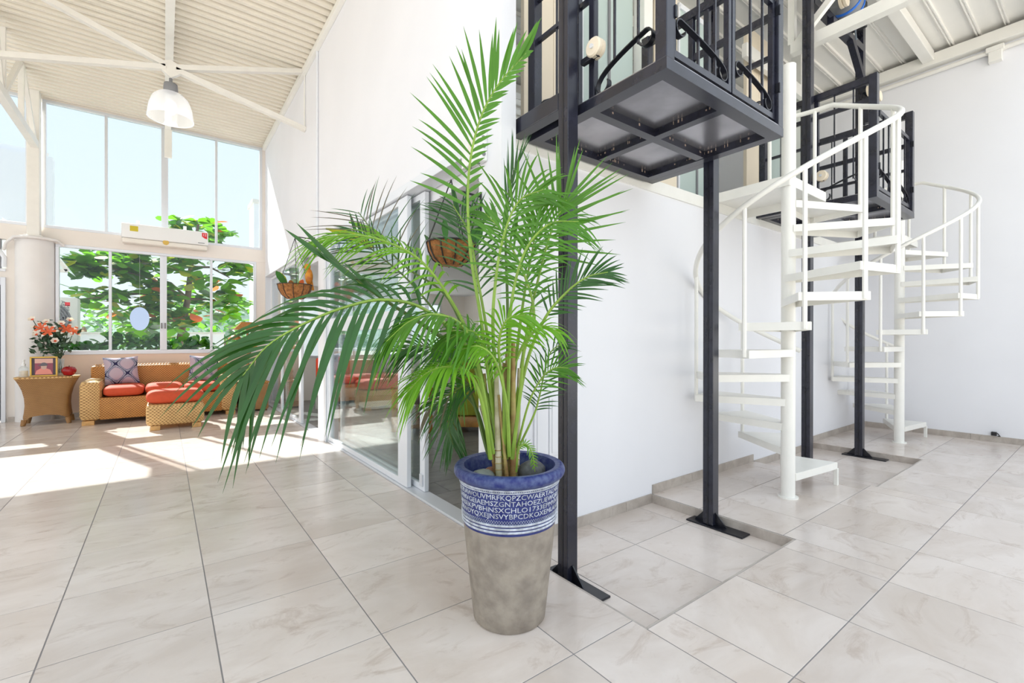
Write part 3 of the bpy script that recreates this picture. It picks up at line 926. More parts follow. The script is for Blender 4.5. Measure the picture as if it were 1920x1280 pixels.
def make_lift(X0, X1, Y0, Y1, Z, label):
    root = empty('platform_lift', ((X0 + X1) / 2, (Y0 + Y1) / 2, Z), label, 'lift')
    fw = 0.075
    fr = empty  # noqa
    # base frame with cross bars and chequered underside
    b = MB()
    for (x0, x1, y0, y1) in ((X0, X1, Y0, Y0 + fw), (X0, X1, Y1 - fw, Y1), (X0, X0 + fw, Y0 + fw, Y1 - fw), (X1 - fw, X1, Y0 + fw, Y1 - fw)):
        b.box(x0, x1, y0, y1, Z, Z + 0.055)
    base = b.build('base_frame', 'steel_dark', root)
    cx, cy = (X0 + X1) / 2, (Y0 + Y1) / 2
    MB().box(cx - 0.03, cx + 0.03, Y0 + fw, Y1 - fw, Z + 0.003, Z + 0.05).build('cross_bar', 'steel_dark', base)
    MB().box(X0 + fw, cx - 0.03, cy - 0.03, cy + 0.03, Z + 0.003, Z + 0.05).box(cx + 0.03, X1 - fw, cy - 0.03, cy + 0.03, Z + 0.003, Z + 0.05).build('cross_bar', 'steel_dark', base)
    for (x0, x1) in ((X0 + fw, cx - 0.03), (cx + 0.03, X1 - fw)):
        for (y0, y1) in ((Y0 + fw, cy - 0.03), (cy + 0.03, Y1 - fw)):
            MB().box(x0, x1, y0, y1, Z + 0.05, Z + 0.0545).build('floor_panel', 'steel_worn', base)
    MB().box(X0 + 0.002, X1 - 0.002, Y0 + 0.002, Y1 - 0.002, Z + 0.056, Z + 0.061).build('deck_plate', 'steel_worn', root)
    # chipped paint at the weld corners
    rs = MB()
    rnd = random.Random(3)
    for k in range(26):
        x = rnd.choice((cx - 0.0305, X1 - fw - 0.0005)); y = rnd.uniform(Y0 + 0.1, Y1 - 0.1)
        rs.box(x - 0.0006, x, y, y + rnd.uniform(0.004, 0.012), Z + 0.028, Z + rnd.uniform(0.036, 0.049))
    for k in range(22):
        y = rnd.choice((cy - 0.0305, Y1 - fw - 0.0005)); x = rnd.uniform(X0 + 0.1, X1 - 0.1)
        rs.box(x, x + rnd.uniform(0.004, 0.014), y - 0.0006, y, Z + 0.028, Z + rnd.uniform(0.036, 0.049))
    o = rs.build('weld_marks', 'rust', base); o['kind'] = 'stuff'
    T = Z + 1.12
    p = 0.065
    for (x, y) in ((X0, Y0), (X1 - p, Y0), (X0, Y1 - p), (X1 - p, Y1 - p)):
        MB().bbox(x, x + p, y, y + p, Z + 0.055, T, 0.004).build('corner_post', 'steel_dark', root)
    # side panels (left and right) : top bar, rails, mid uprights, bars, scrolls
    for x in (X0 + 0.01, X1 - 0.055):
        sp = MB().bbox(x, x + 0.045, Y0 + p, Y1 - p, T - 0.065, T, 0.004).build('side_top_rail', 'steel_dark', root)
        left = x < (X0 + X1) / 2
        for zz, h in (((Z + 0.88, 0.04), (Z + 0.62, 0.025)) if left else ((Z + 0.75, 0.045), (Z + 0.50, 0.03))):
            MB().box(x + 0.012, x + 0.035, Y0 + p, Y1 - p, zz, zz + h).build('side_rail', 'steel_dark', root)
        for y in (1.76 - 1.29 + Y0, 1.83 - 1.29 + Y0 + 0.05):
            MB().bbox(x + 0.005, x + 0.04, y, y + 0.04, Z + 0.06, T - 0.065, 0.003).build('mid_upright', 'steel_dark', root)
        for t in ((0.13, 0.30, 0.80) if left else (0.25, 0.75)):
            y = Y0 + p + (Y1 - Y0 - 2 * p) * t
            MB().box(x + 0.018, x + 0.029, y, y + 0.011, Z + 0.12 + 0.1 * (t > 0.1), T - 0.065).build('side_bar', 'steel_dark', root)
        m = MB()
        scroll(m, (x + 0.022, 1.76 - 1.29 + Y0 - 0.005, Z + 0.062), (x + 0.022, Y0 + p + 0.02, Z + 0.062), (1, 0, 0), 0.20)
        m.build('scroll_bar', 'steel_black', root, True)
        m = MB()
        scroll(m, (x + 0.022, 1.92 - 1.29 + Y0, Z + 0.062), (x + 0.022, Y1 - p - 0.02, Z + 0.062), (1, 0, 0), 0.16)
        m.build('scroll_bar', 'steel_black', root, True)
    # back side and the two-leaf gate at the front
    xm = (X0 + X1) / 2 + 0.02
    gz0, gz1 = Z + 0.095, Z + 0.84
    for (a, c) in ((X0 + p + 0.008, xm - 0.006), (xm + 0.006, X1 - p - 0.008)):
        g = MB()
        y = Y0 + 0.02
        g.box(a, c, y, y + 0.03, gz0, gz0 + 0.035).box(a, c, y, y + 0.03, gz1 - 0.035, gz1).box(a, a + 0.028, y, y + 0.03, gz0 + 0.035, gz1 - 0.035).box(c - 0.028, c, y, y + 0.03, gz0 + 0.035, gz1 - 0.035)
        gate = g.build('gate', 'steel_dark', root)
        for t in (0.45, 0.74):
            xx = a + (c - a) * t
            MB().box(xx - 0.006, xx + 0.006, y + 0.009, y + 0.021, gz0 + 0.035, gz1 - 0.035).build('gate_bar', 'steel_dark', gate)
        m = MB()
        scroll(m, (c - 0.03, y + 0.015, gz0 + 0.035), (a + 0.03, y + 0.015, gz0 + 0.035), (0, 1, 0), 0.17)
        m.build('gate_scroll', 'steel_black', gate, True)
    for (x, s) in ((X0 + p, 1), (X1 - p, -1)):
        for zz in (Z + 0.26, Z + 0.74):
            MB().bbox(x - 0.004, x + 0.012, Y0 - 0.008, Y0 + 0.02, zz, zz + 0.06, 0.003).build('hinge', 'steel_black', root)
    # guide rollers riding on the masts
    for (x, s) in ((X0, -1), (X1, 1)):
        for zz in (Z + 0.30,):
            wy = 1.72 - 1.29 + Y0
            MB().bbox(min(x, x + s * 0.03), max(x, x + s * 0.03), wy - 0.02, wy + 0.10, zz - 0.05, zz - 0.02, 0.003).build('roller_arm', 'steel_black', root)
            rw = MB()
            rw.disc((x + s * 0.012, wy, zz), (1, 0, 0), 0.05, 0.045, 28, [(0.012, -0.032), (0.045, -0.032), (0.052, -0.024), (0.052, -0.004), (0.045, 0.0), (0.052, 0.004), (0.052, 0.02), (0.044, 0.028), (0.012, 0.028)])
            rl = rw.build('roller', 'wheel_cream', root, True)
            MB().disc((x + s * 0.012 - 0.036, wy, zz), (1, 0, 0), 0.012, 0.012, 10).build('axle_bolt', 'aluminium', rl)
    return root


def make_mast(x, y, label, wall_end, front):
    root = empty('lift_mast', (x, y, PD), label, 'post', 'dark steel lift masts')
    w = 0.078
    z1 = 5.14
    sgn = 1 if front else -1
    m = MB()
    # channel section open toward the lift car
    m.bbox(x - w / 2, x + w / 2, y - w / 2, y + w / 2, PD + 0.012, z1, 0.004)
    m.build('shaft', 'steel_dark', root)
    MB().box(x - w / 2 - 0.002, x - w / 2, y - 0.006, y + 0.006, PD + 0.012, z1).build('groove', 'steel_black', root)
    MB().bbox(x - 0.06, x + 0.06, y - 0.26, y + 0.16, PD, PD + 0.012, 0.003).build('base_plate', 'steel_black', root)
    for dy in (-1, 1):
        g = MB()
        yy = y + dy * w / 2
        g.add([(x - 0.005, yy, PD + 0.012), (x - 0.005, yy + dy * 0.085, PD + 0.012), (x - 0.005, yy + dy * 0.004, PD + 0.10), (x - 0.005, yy, PD + 0.10),
               (x + 0.005, yy, PD + 0.012), (x + 0.005, yy + dy * 0.085, PD + 0.012), (x + 0.005, yy + dy * 0.004, PD + 0.10), (x + 0.005, yy, PD + 0.10)],
              [(0, 1, 2, 3), (7, 6, 5, 4), (0, 4, 5, 1), (1, 5, 6, 2), (2, 6, 7, 3), (3, 7, 4, 0)])
        g.build('gusset', 'steel_black', root)
    MB().bbox(x - 0.04, x + 0.04, y + w / 2, wall_end, 2.56, 2.655, 0.004).build('wall_tie', 'steel_dark', root)
    return root


lift1 = make_lift(1.875, 3.10, 1.29, 2.32, 2.545, 'black steel platform lift overhanging the potted palm')
m1 = make_mast(1.80, 1.87, 'dark steel lift mast standing right beside the potted palm', YB - 0.01, True)
m2 = make_mast(3.175, 1.81, 'dark steel lift mast between the nearer lift and the nearer spiral stair', YB - 0.01, False)
DX = 3.27
lift2 = copy_tree(lift1, None, (DX - 0.04, 0.05, 0.02)); lift2['label'] = 'black steel platform lift behind the nearer spiral stair'
m3 = copy_tree(m1, None, (DX - 0.038, 0.0, 0)); m3['label'] = 'dark steel lift mast just right of the nearer white spiral pole'
m4 = copy_tree(m2, None, (DX, 0.04, 0)); m4['label'] = 'dark steel lift mast farthest from the palm, footed beside the far recess'
# hoist frame and motor over the far lift
hx = 5.80
hf = empty('hoist_gantry', (hx, 1.88, 4.3), 'black bent steel hoist gantry above the far lift', 'gantry')
MB().beam((6.33, 1.76, 4.05), (6.33, 1.76, 3.72), 0.06, 0.06).beam((6.33, 1.76, 4.05), (5.95, 1.80, 4.55), 0.06, 0.06).beam((5.95, 1.80, 4.55), (5.45, 1.82, 4.55), 0.06, 0.06).build('bent_arm', 'steel_dark', hf)
MB().beam((5.10, 1.87, 4.62), (6.39, 1.84, 4.62), 0.07, 0.08).build('cross_beam', 'steel_dark', hf)
for x in (6.26, 6.50):
    r_ = MB().disc((x, 1.70, 4.05), (0, 1, 0), 0.05, 0.05, 24, [(0.01, -0.03), (0.055, -0.03), (0.055, -0.005), (0.046, 0), (0.055, 0.005), (0.055, 0.03), (0.01, 0.03)])
    r_.build('roller', 'wheel_cream', hf, True)
    MB().box(x - 0.05, x + 0.05, 1.73, 1.765, 4.03, 4.07).build('roller_arm', 'steel_black', hf)
mo = empty('hoist_motor', (5.75, 1.75, 4.68), 'grey hoist drum with blue straps above the far lift', 'motor')
MB().disc((5.75, 1.8, 4.86), (1, 0.2, 0), 0.17, 0.36, 28, [(0.02, -0.18), (0.15, -0.18), (0.17, -0.15), (0.17, 0.15), (0.15, 0.18), (0.02, 0.18)]).build('drum', 'motor_grey', mo, True)
for dx in (-0.06, 0.10):
    MB().disc((5.75 + dx, 1.8 + dx * 0.2, 4.86), (1, 0.2, 0), 0.178, 0.035, 28).build('strap', 'strap_blue', mo, True)
MB().bbox(5.9, 6.15, 1.7, 1.95, 4.70, 4.98, 0.01).build('gearbox', 'plastic_black', mo)
MB().disc((5.5, 1.72, 4.72), (0, 1, 0), 0.07, 0.06, 24, [(0.01, -0.03), (0.07, -0.03), (0.07, -0.008), (0.055, 0), (0.07, 0.008), (0.07, 0.03), (0.01, 0.03)]).build('pulley', 'wheel_cream', mo, True)
MB().tube([(5.90, 1.74, 4.68), (5.91, 1.74, 4.56), (5.93, 1.74, 4.50), (5.96, 1.74, 4.52)], 0.008, 6).build('hook', 'steel_bracket', mo, True)


# ------------------------------------------------------------------ spiral stairs
def make_spiral(cx, cy, label):
    root = empty('spiral_stair', (cx, cy, 0), label, 'staircase', 'white steel spiral stairs')
    R, rise, step, a0 = 0.70, 0.2, 31.0, -7.0
    MB().tube([(cx, cy, 0.0), (cx, cy, 3.5)], 0.052, 20).build('centre_pole', 'steel_white', root, True)
    MB().tube([(cx, cy, 0.0), (cx, cy, 0.012)], 0.075, 20).build('base_flange', 'steel_white', root, True)

    def rim(deg, z, r=R):
        a = math.radians(deg)
        return Vector((cx + r * math.cos(a), cy + r * math.sin(a), z))

    for k in range(1, 13):
        z = rise * k
        lo_, hi = a0 + step * (k - 1), a0 + step * k
        a, b = rim(lo_ - 3, z), rim(hi + 3, z)
        w = 0.055
        pa = math.radians(lo_ - 3 - 60); pb = math.radians(hi + 3 + 60)
        ia = Vector((cx + w * math.cos(pa), cy + w * math.sin(pa), z)); ib = Vector((cx + w * math.cos(pb), cy + w * math.sin(pb), z))
        t = MB()
        t.prism([(ia.x, ia.y), (a.x, a.y), (b.x, b.y), (ib.x, ib.y)], z - 0.006, z)
        tr_ = t.build('tread', 'steel_white', root)
        e = MB()
        pts = [ia, a, b, ib]
        for i in range(3):
            p, q = pts[i], pts[i + 1]
            e.beam((p.x, p.y, z - 0.03), (q.x, q.y, z - 0.03), 0.006, 0.055)
        e.build('tread_edge', 'steel_white', tr_)
        if k == 1:
            MB().bbox(a.x - 0.022, a.x + 0.01, a.y - 0.01, a.y + 0.022, 0, z - 0.05, 0.003).build('step_leg', 'steel_white', root)
        # baluster on the leading corner
        zr = 2.24 + (hi - 179) / step * rise
        if 1 <= k <= 12:
            p = rim(hi, z, R - 0.005)
            MB().tube([(p.x, p.y, z - 0.05), (p.x, p.y, min(zr, 3.36))], 0.016, 8).build('baluster', 'steel_white', root, True)
    # landing
    lz = 2.6
    MB().box(cx - 0.06, cx + 0.68, cy - 0.03, YB + 0.0, lz - 0.008, lz).build('landing', 'steel_white', root)
    le = MB()
    for p, q in (((cx - 0.06, cy - 0.03), (cx + 0.68, cy - 0.03)), ((cx + 0.68, cy - 0.03), (cx + 0.68, YB)), ((cx - 0.06, cy - 0.03), (cx - 0.06, YB))):
        le.beam((p[0], p[1], lz - 0.045), (q[0], q[1], lz - 0.045), 0.008, 0.08)
    le.build('landing_edge', 'steel_white', root)
    # helical handrail
    pts = []
    for d in np.linspace(14, 365, 90):
        zr = 2.24 + (d - 179) / step * rise
        pts.append(rim(d, min(zr, 3.37)))
    pts += [rim(d, 3.37) for d in np.linspace(370, 400, 6)]
    MB().tube(pts, 0.021, 10).build('handrail', 'steel_white', root, True)
    p = rim(395, 0)
    MB().tube([(p.x, p.y, lz), (p.x, p.y, 3.37)], 0.018, 8).build('landing_post', 'steel_white', root, True)
    return root


sp1 = make_spiral(4.05, 1.645, 'white steel spiral stair between the two lifts')
sp2 = copy_tree(sp1, None, (3.29, 0.05, 0)); sp2['label'] = 'white steel spiral stair against the far right wall corner'


# ------------------------------------------------------------------ loft front seen behind the lifts
def partition(x0, x1, z1, label, matname='partition_cream', y=2.62):
    root = empty('loft_partition', ((x0 + x1) / 2, y, 2.6), label, 'partition', 'cream loft partitions')
    n = max(1, int(round((x1 - x0) / 0.3)))
    for k in range(n):
        a = x0 + (x1 - x0) * k / n; b = x0 + (x1 - x0) * (k + 1) / n
        MB().bbox(a + 0.002, b - 0.002, y, y + 0.04, 2.6, z1, 0.003).build('panel', matname, root)
    return root


def frosted(x0, x1, label, y=2.66):
    root = empty('frosted_screen', ((x0 + x1) / 2, y, 2.6), label, 'screen', 'frosted glass loft screens')
    n = max(1, int(round((x1 - x0) / 0.4)))
    for k in range(n):
        a = x0 + (x1 - x0) * k / n; b = x0 + (x1 - x0) * (k + 1) / n
        MB().box(a + 0.01, b - 0.01, y - 0.005, y + 0.005, 2.63, 4.55).build('pane', 'glass_frosted', root)
        MB().bbox(a - 0.012, a + 0.012, y - 0.02, y + 0.02, 2.6, 4.58, 0.003).build('upright', 'plastic_grey' if k else 'aluminium_white', root)
    MB().bbox(x0, x1, y - 0.02, y + 0.02, 2.6, 2.63, 0.003).build('bottom_rail', 'aluminium_white', root)
    MB().bbox(x0, x1, y - 0.02, y + 0.02, 4.55, 4.6, 0.003).build('top_rail', 'aluminium_white', root)
    return root


lab = [('nearer', 0.0), ('farther', DX)]
for nm, dx in lab:
    partition(2.08 + dx, 2.66 + dx, 4.9, 'cream loft partition behind the %s lift' % nm)
    frosted(2.70 + dx, 3.36 + dx, 'frosted glass loft screen behind the %s lift' % nm)
    pp = MB().bbox(3.38 + dx, 3.50 + dx, 2.55, 2.67, 2.6, 5.02, 0.006)
    tag(pp.build('loft_post', 'steel_white'), 'white square loft post beside the %s frosted screen' % nm, 'post', 'white loft posts')
    partition(3.62 + dx, 3.98 + dx, 4.9, 'cream loft partition behind the %s spiral stair pole' % nm)
    frosted(4.05 + dx, 4.70 + dx, 'frosted glass loft screen behind the %s spiral stair' % nm) if dx == 0 else None
    tag(MB().bbox(1.84 + dx, 3.6 + dx, 2.5, 2.56, 4.4, 4.55, 0.006).build('loft_beam', 'deck_white'), 'cream loft beam crossing above the %s lift' % nm, 'beam', 'cream loft beams')
tag(MB().bbox(1.80, 8.3, 6.0, 6.1, 2.6, 3.7, 0.006).build('loft_parapet', 'partition_cream'), 'low cream wall deep inside the loft', 'wall')
# ------------------------------------------------------------------ text helper
def text_geo(body, size, extrude=0.0):
    cu = bpy.data.curves.new('text', 'FONT')
    cu.body = body; cu.size = size; cu.extrude = extrude; cu.resolution_u = 2
    cu.align_x = 'CENTER'; cu.align_y = 'CENTER'
    ob = bpy.data.objects.new('text', cu)
    COL.objects.link(ob)
    dg = bpy.context.evaluated_depsgraph_get()
    me = bpy.data.meshes.new_from_object(ob.evaluated_get(dg))
    V = [v.co.copy() for v in me.vertices]; F = [tuple(p.vertices) for p in me.polygons]
    bpy.data.objects.remove(ob, do_unlink=True)
    bpy.data.meshes.remove(me); bpy.data.curves.remove(cu)
    return V, F


def sgnp(x, e):
    return math.copysign(abs(x) ** e, x)


def cushion(m, c, hx, hy, hz, e=0.35, ez=0.7, n=28, r=12):
    c = Vector(c)
    V = []
    for i in range(r + 1):
        ph = -math.pi / 2 + math.pi * i / r
        for k in range(n):
            a = 2 * math.pi * k / n
            cp = sgnp(math.cos(ph), ez * 0.6)
            V.append(c + Vector((hx * cp * sgnp(math.cos(a), e), hy * cp * sgnp(math.sin(a), e), hz * sgnp(math.sin(ph), ez))))
    F = [(i * n + k, i * n + (k + 1) % n, (i + 1) * n + (k + 1) % n, (i + 1) * n + k) for i in range(r) for k in range(n)]
    m.add(V, F)


def pillow_mesh(w, h, t):
    m = MB()
    n = 14
    for sgn in (1, -1):
        V = []
        for i in range(n + 1):
            for j in range(n + 1):
                u, v = -1 + 2 * i / n, -1 + 2 * j / n
                pin = 1 - 0.10 * (1 - u * u) * abs(v) ** 3 if True else 1
                x = u * w / 2 * (1 - 0.09 * (1 - v * v) ** 1.0 * abs(u) ** 2)
                z = v * h / 2 * (1 - 0.09 * (1 - u * u) ** 1.0 * abs(v) ** 2)
                y = sgn * t / 2 * ((1 - u ** 4) * (1 - v ** 4)) ** 0.7
                V.append((x, y, z + h / 2))
        F = []
        for i in range(n):
            for j in range(n):
                q = (i * (n + 1) + j, (i + 1) * (n + 1) + j, (i + 1) * (n + 1) + j + 1, i * (n + 1) + j + 1)
                F.append(q if sgn < 0 else q[::-1])
        m.add(V, F)
    return m


# ------------------------------------------------------------------ rattan sofa group
SX0, SX1, SY0, SY1 = -1.0, 1.02, 9.25, 10.18
so = empty('rattan_sofa', (0.0, 9.7, 0), 'long honey-coloured woven rattan sofa under the garden window', 'sofa')
MB().bbox(SX0 + 0.22, SX1 - 0.22, SY0 + 0.02, SY1 - 0.1, 0.07, 0.40, 0.02).build('seat_base', 'rattan', so, True)
for x0, x1 in ((SX0, SX0 + 0.25), (SX1 - 0.25, SX1)):
    MB().bbox(x0, x1, SY0, SY1 - 0.05, 0.06, 0.66, 0.07).build('arm', 'rattan_pale', so, True)
MB().bbox(SX0 + 0.06, SX1 - 0.06, SY1 - 0.2, SY1, 0.07, 0.86, 0.05).build('backrest', 'rattan', so, True)
ro = MB()
for k in range(44):
    x = SX0 + 0.12 + (SX1 - SX0 - 0.24) * k / 43
    ro.blob((x, SY1 - 0.1, 0.858), 0.024, 8, 6, (1.1, 2.6, 0.75))
ro.build('braided_edge', 'rattan', so, 'all')
for x in (SX0 + 0.03, SX1 - 0.17):
    for y in (SY0 + 0.01, SY1 - 0.14):
        MB().bbox(x, x + 0.14, y, y + 0.12, 0.0, 0.065, 0.006).build('foot', 'wood_foot', so)
cw = (SX1 - SX0 - 0.5) / 3
for k in range(3):
    m = MB()
    cushion(m, (SX0 + 0.25 + cw * (k + 0.5), SY0 + 0.36, 0.485), cw / 2 - 0.004, 0.37, 0.085)
    tag(m.build('seat_cushion', 'cushion_orange', None, 'all'),
        ['orange seat cushion on the sofa, below the left damask pillow', 'orange seat cushion in the middle of the sofa, behind the footstool', 'orange seat cushion on the sofa, below the right damask pillow'][k], 'cushion', 'orange sofa cushions')
for x, rz, lb_ in ((-0.535, 0.10, 'damask throw pillow at the left end of the sofa, nearest the wicker table'), (0.555, -0.08, 'damask throw pillow at the right end of the sofa')):
    o = tag(pillow_mesh(0.45, 0.47, 0.17).build('throw_pillow', 'pillow_damask', None, 'all', org=(0, 0, 0)), lb_, 'pillow', 'damask throw pillows')
    o.location = (x, SY1 - 0.40, 0.555)
    o.rotation_euler = (-0.33, -0.04 * (1 if x < 0 else -1), rz)
ot = empty('rattan_footstool', (0.14, 8.45, 0), 'pale woven rattan footstool base in front of the sofa', 'footstool')
MB().bbox(-0.20, 0.48, 8.18, 8.74, 0.06, 0.37, 0.05).build('body', 'rattan_pale', ot, True)
for x in (-0.15, 0.33):
    for y in (8.19, 8.62):
        MB().bbox(x, x + 0.11, y, y + 0.1, 0, 0.065, 0.006).build('foot', 'wood_foot', ot)
m = MB(); cushion(m, (0.14, 8.46, 0.455), 0.345, 0.29, 0.095)
tag(m.build('footstool_cushion', 'cushion_orange', None, 'all'), 'plump orange cushion on top of the rattan footstool', 'cushion')


# flared wicker table
def flared_table(cx, cy, hw, hd, h, label, matname, waist=0.70, nm='wicker_table'):
    root = empty(nm, (cx, cy, 0), label, 'table')
    n = 48
    m = MB()
    rows = [(0.0, 0), (0.1, 1), (0.3, 2), (0.5, 3), (0.7, 4), (0.85, 5), (0.95, 6), (1.0, 7)]
    V = []
    for f, _ in rows:
        wf_ = waist + (1 - waist) * max(0.0, (f - 0.3) / 0.7) ** 2.2 + 0.05 * max(0, (0.35 - f) / 0.35) ** 2
        for k in range(n):
            a = 2 * math.pi * k / n
            ca, sa = sgnp(math.cos(a), 0.32), sgnp(math.sin(a), 0.32)
            corner = min(abs(ca), abs(sa)) ** 3
            zb = 0.05 + 0.10 * (1 - corner)
            V.append((cx + hw * wf_ * ca, cy + hd * wf_ * sa, zb + (h - 0.02 - zb) * f))
    F = [(i * n + k, i * n + (k + 1) % n, (i + 1) * n + (k + 1) % n, (i + 1) * n + k) for i in range(len(rows) - 1) for k in range(n)]
    m.add(V, F)
    m.build('body', matname, root, 'all')
    t = MB()
    t.prism([(cx + hw * 1.02 * sgnp(math.cos(2 * math.pi * k / n), 0.4), cy + hd * 1.02 * sgnp(math.sin(2 * math.pi * k / n), 0.4)) for k in range(n)], h - 0.022, h)
    t.build('table_top', 'rattan_pale', root, True)
    for sx_ in (-1, 1):
        for sy_ in (-1, 1):
            x, y = cx + sx_ * hw * (waist + 0.02), cy + sy_ * hd * (waist + 0.0)
            MB().tube([(x, y, 0), (x - sx_ * 0.015, y - sy_ * 0.015, 0.09)], [0.028, 0.035], 10).build('leg', matname, root, True)
    return root


flared_table(-1.41, 9.92, 0.345, 0.235, 0.72, 'brown wicker side table with flared top beside the round column', 'rattan_brown')
wb_ = empty('wicker_chest', (1.28, 9.62, 0), 'brown wicker chest between the sofa and the glass doors', 'chest')
MB().bbox(1.07, 1.52, 9.35, 9.88, 0.03, 0.50, 0.02).build('body', 'rattan_brown', wb_, True)
MB().bbox(1.055, 1.535, 9.335, 9.895, 0.50, 0.53, 0.008).build('lid', 'rattan', wb_, True)
for x in (1.09, 1.45):
    for y in (9.37, 9.81):
        MB().bbox(x, x + 0.05, y, y + 0.05, 0, 0.035, 0.003).build('foot', 'wood_dark', wb_)
# carved wooden mushroom tree on the chest
mu = empty('mushroom_carving', (1.22, 9.62, 0.53), 'tall carved wooden mushroom sculpture on the wicker chest', 'sculpture')
MB().tube([(1.22, 9.62, 0.545), (1.225, 9.62, 1.0), (1.215, 9.62, 1.52)], [0.03, 0.02, 0.016], 10).build('stem', 'wood_pine', mu, True)
MB().lathe((1.22, 9.62, 0), [(0.11, 0.53), (0.11, 0.55), (0.03, 0.565)], 20).build('base', 'wood_dark', mu, True)
for x, z, r, q in ((1.02, 1.28, 0.11, 0.35), (1.16, 1.20, 0.13, 0.3), (1.30, 1.10, 0.12, 0.3)):
    MB().lathe((x, 9.60, z), [(0.0, 0.09), (r * 0.5, 0.075), (r, 0.02), (r * 1.02, 0.0), (r * 0.8, 0.005), (0.02, 0.02)], 20, False).build('mushroom_cap', 'wood_pine', mu, True)
    MB().tube([(x, 9.60, z + 0.02), (1.22, 9.62, z - 0.14)], 0.01, 6).build('twig', 'wood_dark', mu)
rf_ = MB()
rf_.add([(1.0, 9.46, 1.46), (1.46, 9.46, 1.46), (1.46, 9.78, 1.46), (1.0, 9.78, 1.46), (1.12, 9.56, 1.60), (1.32, 9.56, 1.60), (1.32, 9.68, 1.60), (1.12, 9.68, 1.60)],
        [(3, 2, 1, 0), (4, 5, 6, 7), (0, 1, 5, 4), (1, 2, 6, 5), (2, 3, 7, 6), (3, 0, 4, 7)])
rf_.build('roof', 'wood_pine', mu)
for x, y, h, lb_ in ((1.15, 9.45, 0.22, 'small wooden figurine on the chest, left of the mushroom stem'), (1.40, 9.52, 0.26, 'small wooden figurine on the chest, right of the mushroom stem')):
    tag(MB().lathe((x, y, 0.53), [(0.035, 0), (0.04, 0.05), (0.028, h * 0.45), (0.04, h * 0.6), (0.02, h * 0.75), (0.028, h * 0.86), (0.012, h * 0.97), (0, h)], 16).build('figurine', 'wood_pine', None, True), lb_, 'figurine')
tag(MB().blob((1.28, 9.42, 0.575), 0.045, 12, 8).build('lemon', 'sticker_yellow', None, 'all'), 'yellow lemon on the wicker chest', 'fruit')

# things on the side table (top at 0.72)
ZT = 0.722
fr_ = empty('picture_frame', (-1.445, 9.82, ZT), 'gilt picture frame with a portrait on the wicker table', 'picture frame')
fw_, fh_, fy = 0.30, 0.30, 9.82
x0, x1 = -1.445 - fw_ / 2, -1.445 + fw_ / 2
for b in ((x0, x1, ZT, ZT + 0.022), (x0, x1, ZT + fh_ - 0.022, ZT + fh_), (x0, x0 + 0.022, ZT + 0.022, ZT + fh_ - 0.022), (x1 - 0.022, x1, ZT + 0.022, ZT + fh_ - 0.022)):
    MB().bbox(b[0], b[1], fy - 0.012, fy + 0.012, b[2], b[3], 0.004).build('moulding', 'gold', fr_)
MB().box(x0 + 0.02, x1 - 0.02, fy - 0.002, fy + 0.01, ZT + 0.02, ZT + fh_ - 0.02).build('mount', 'photo_mat', fr_)
pc = MB(); X_ = -1.445
pc.cur = 0; pc.box(X_ - 0.098, X_ + 0.098, fy - 0.004, fy - 0.0022, ZT + 0.03, ZT + 0.20)
pc.cur = 1; pc.box(X_ - 0.098, X_ + 0.098, fy - 0.004, fy - 0.0022, ZT + 0.20, ZT + 0.268)
pc.cur = 2; pc.add([(X_ - 0.095, fy - 0.0046, ZT + 0.03), (X_ + 0.095, fy - 0.0046, ZT + 0.03), (X_ + 0.07, fy - 0.0046, ZT + 0.10), (X_ + 0.02, fy - 0.0046, ZT + 0.125), (X_ - 0.03, fy - 0.0046, ZT + 0.125), (X_ - 0.08, fy - 0.0046, ZT + 0.09)], [(0, 1, 2, 3, 4, 5)])
def flat_disc(m, x, z, rx, rz, y, n=16, a0=0, a1=2 * math.pi):
    m.add([(x + rx * math.cos(a), y, z + rz * math.sin(a)) for a in np.linspace(a0, a1, n)], [tuple(range(n))])
pc.cur = 3; flat_disc(pc, X_, ZT + 0.145, 0.032, 0.04, fy - 0.0050)
pc.cur = 4; flat_disc(pc, X_, ZT + 0.165, 0.042, 0.045, fy - 0.0054, 14, 0, math.pi); flat_disc(pc, X_ - 0.012, ZT + 0.168, 0.055, 0.010, fy - 0.0056)
pc.build('portrait_print', ['photo_back', 'photo_wall', 'photo_shirt', 'photo_skin', 'photo_hat'], fr_)
MB().beam((X_, fy + 0.012, ZT + 0.2), (X_, fy + 0.10, ZT + 0.003), 0.05, 0.006).build('easel_back', 'photo_mat', fr_)
ap = empty('apple_ornament', (-1.17, 9.82, ZT), 'glossy dark red apple ornament on the wicker table', 'ornament')
MB().lathe((-1.17, 9.82, ZT), [(0.03, 0.0), (0.06, 0.012), (0.085, 0.06), (0.088, 0.09), (0.07, 0.125), (0.035, 0.14), (0.01, 0.128), (0, 0.12)], 28).build('fruit', 'apple_red', ap, True)
MB().tube([(-1.17, 9.82, ZT + 0.122), (-1.167, 9.82, ZT + 0.155)], 0.007, 6).build('stalk', 'wood_dark', ap)
sb = empty('pump_bottle', (-1.665, 9.86, ZT), 'clear pump bottle on the left edge of the wicker table', 'bottle')
MB().lathe((-1.665, 9.86, ZT), [(0.048, 0), (0.052, 0.01), (0.052, 0.13), (0.03, 0.155), (0.018, 0.165)], 20).build('body', 'glass_bottle', sb, True)
MB().lathe((-1.665, 9.86, ZT), [(0.046, 0.006), (0.046, 0.09)], 20).build('liquid', 'opal', sb, True)
MB().lathe((-1.665, 9.86, ZT), [(0.024, 0.165), (0.024, 0.19), (0.012, 0.2), (0.012, 0.235), (0.02, 0.24), (0.012, 0.255)], 16).build('pump_head', 'plastic_white', sb, True)
vs_ = (-1.29, 10.0)
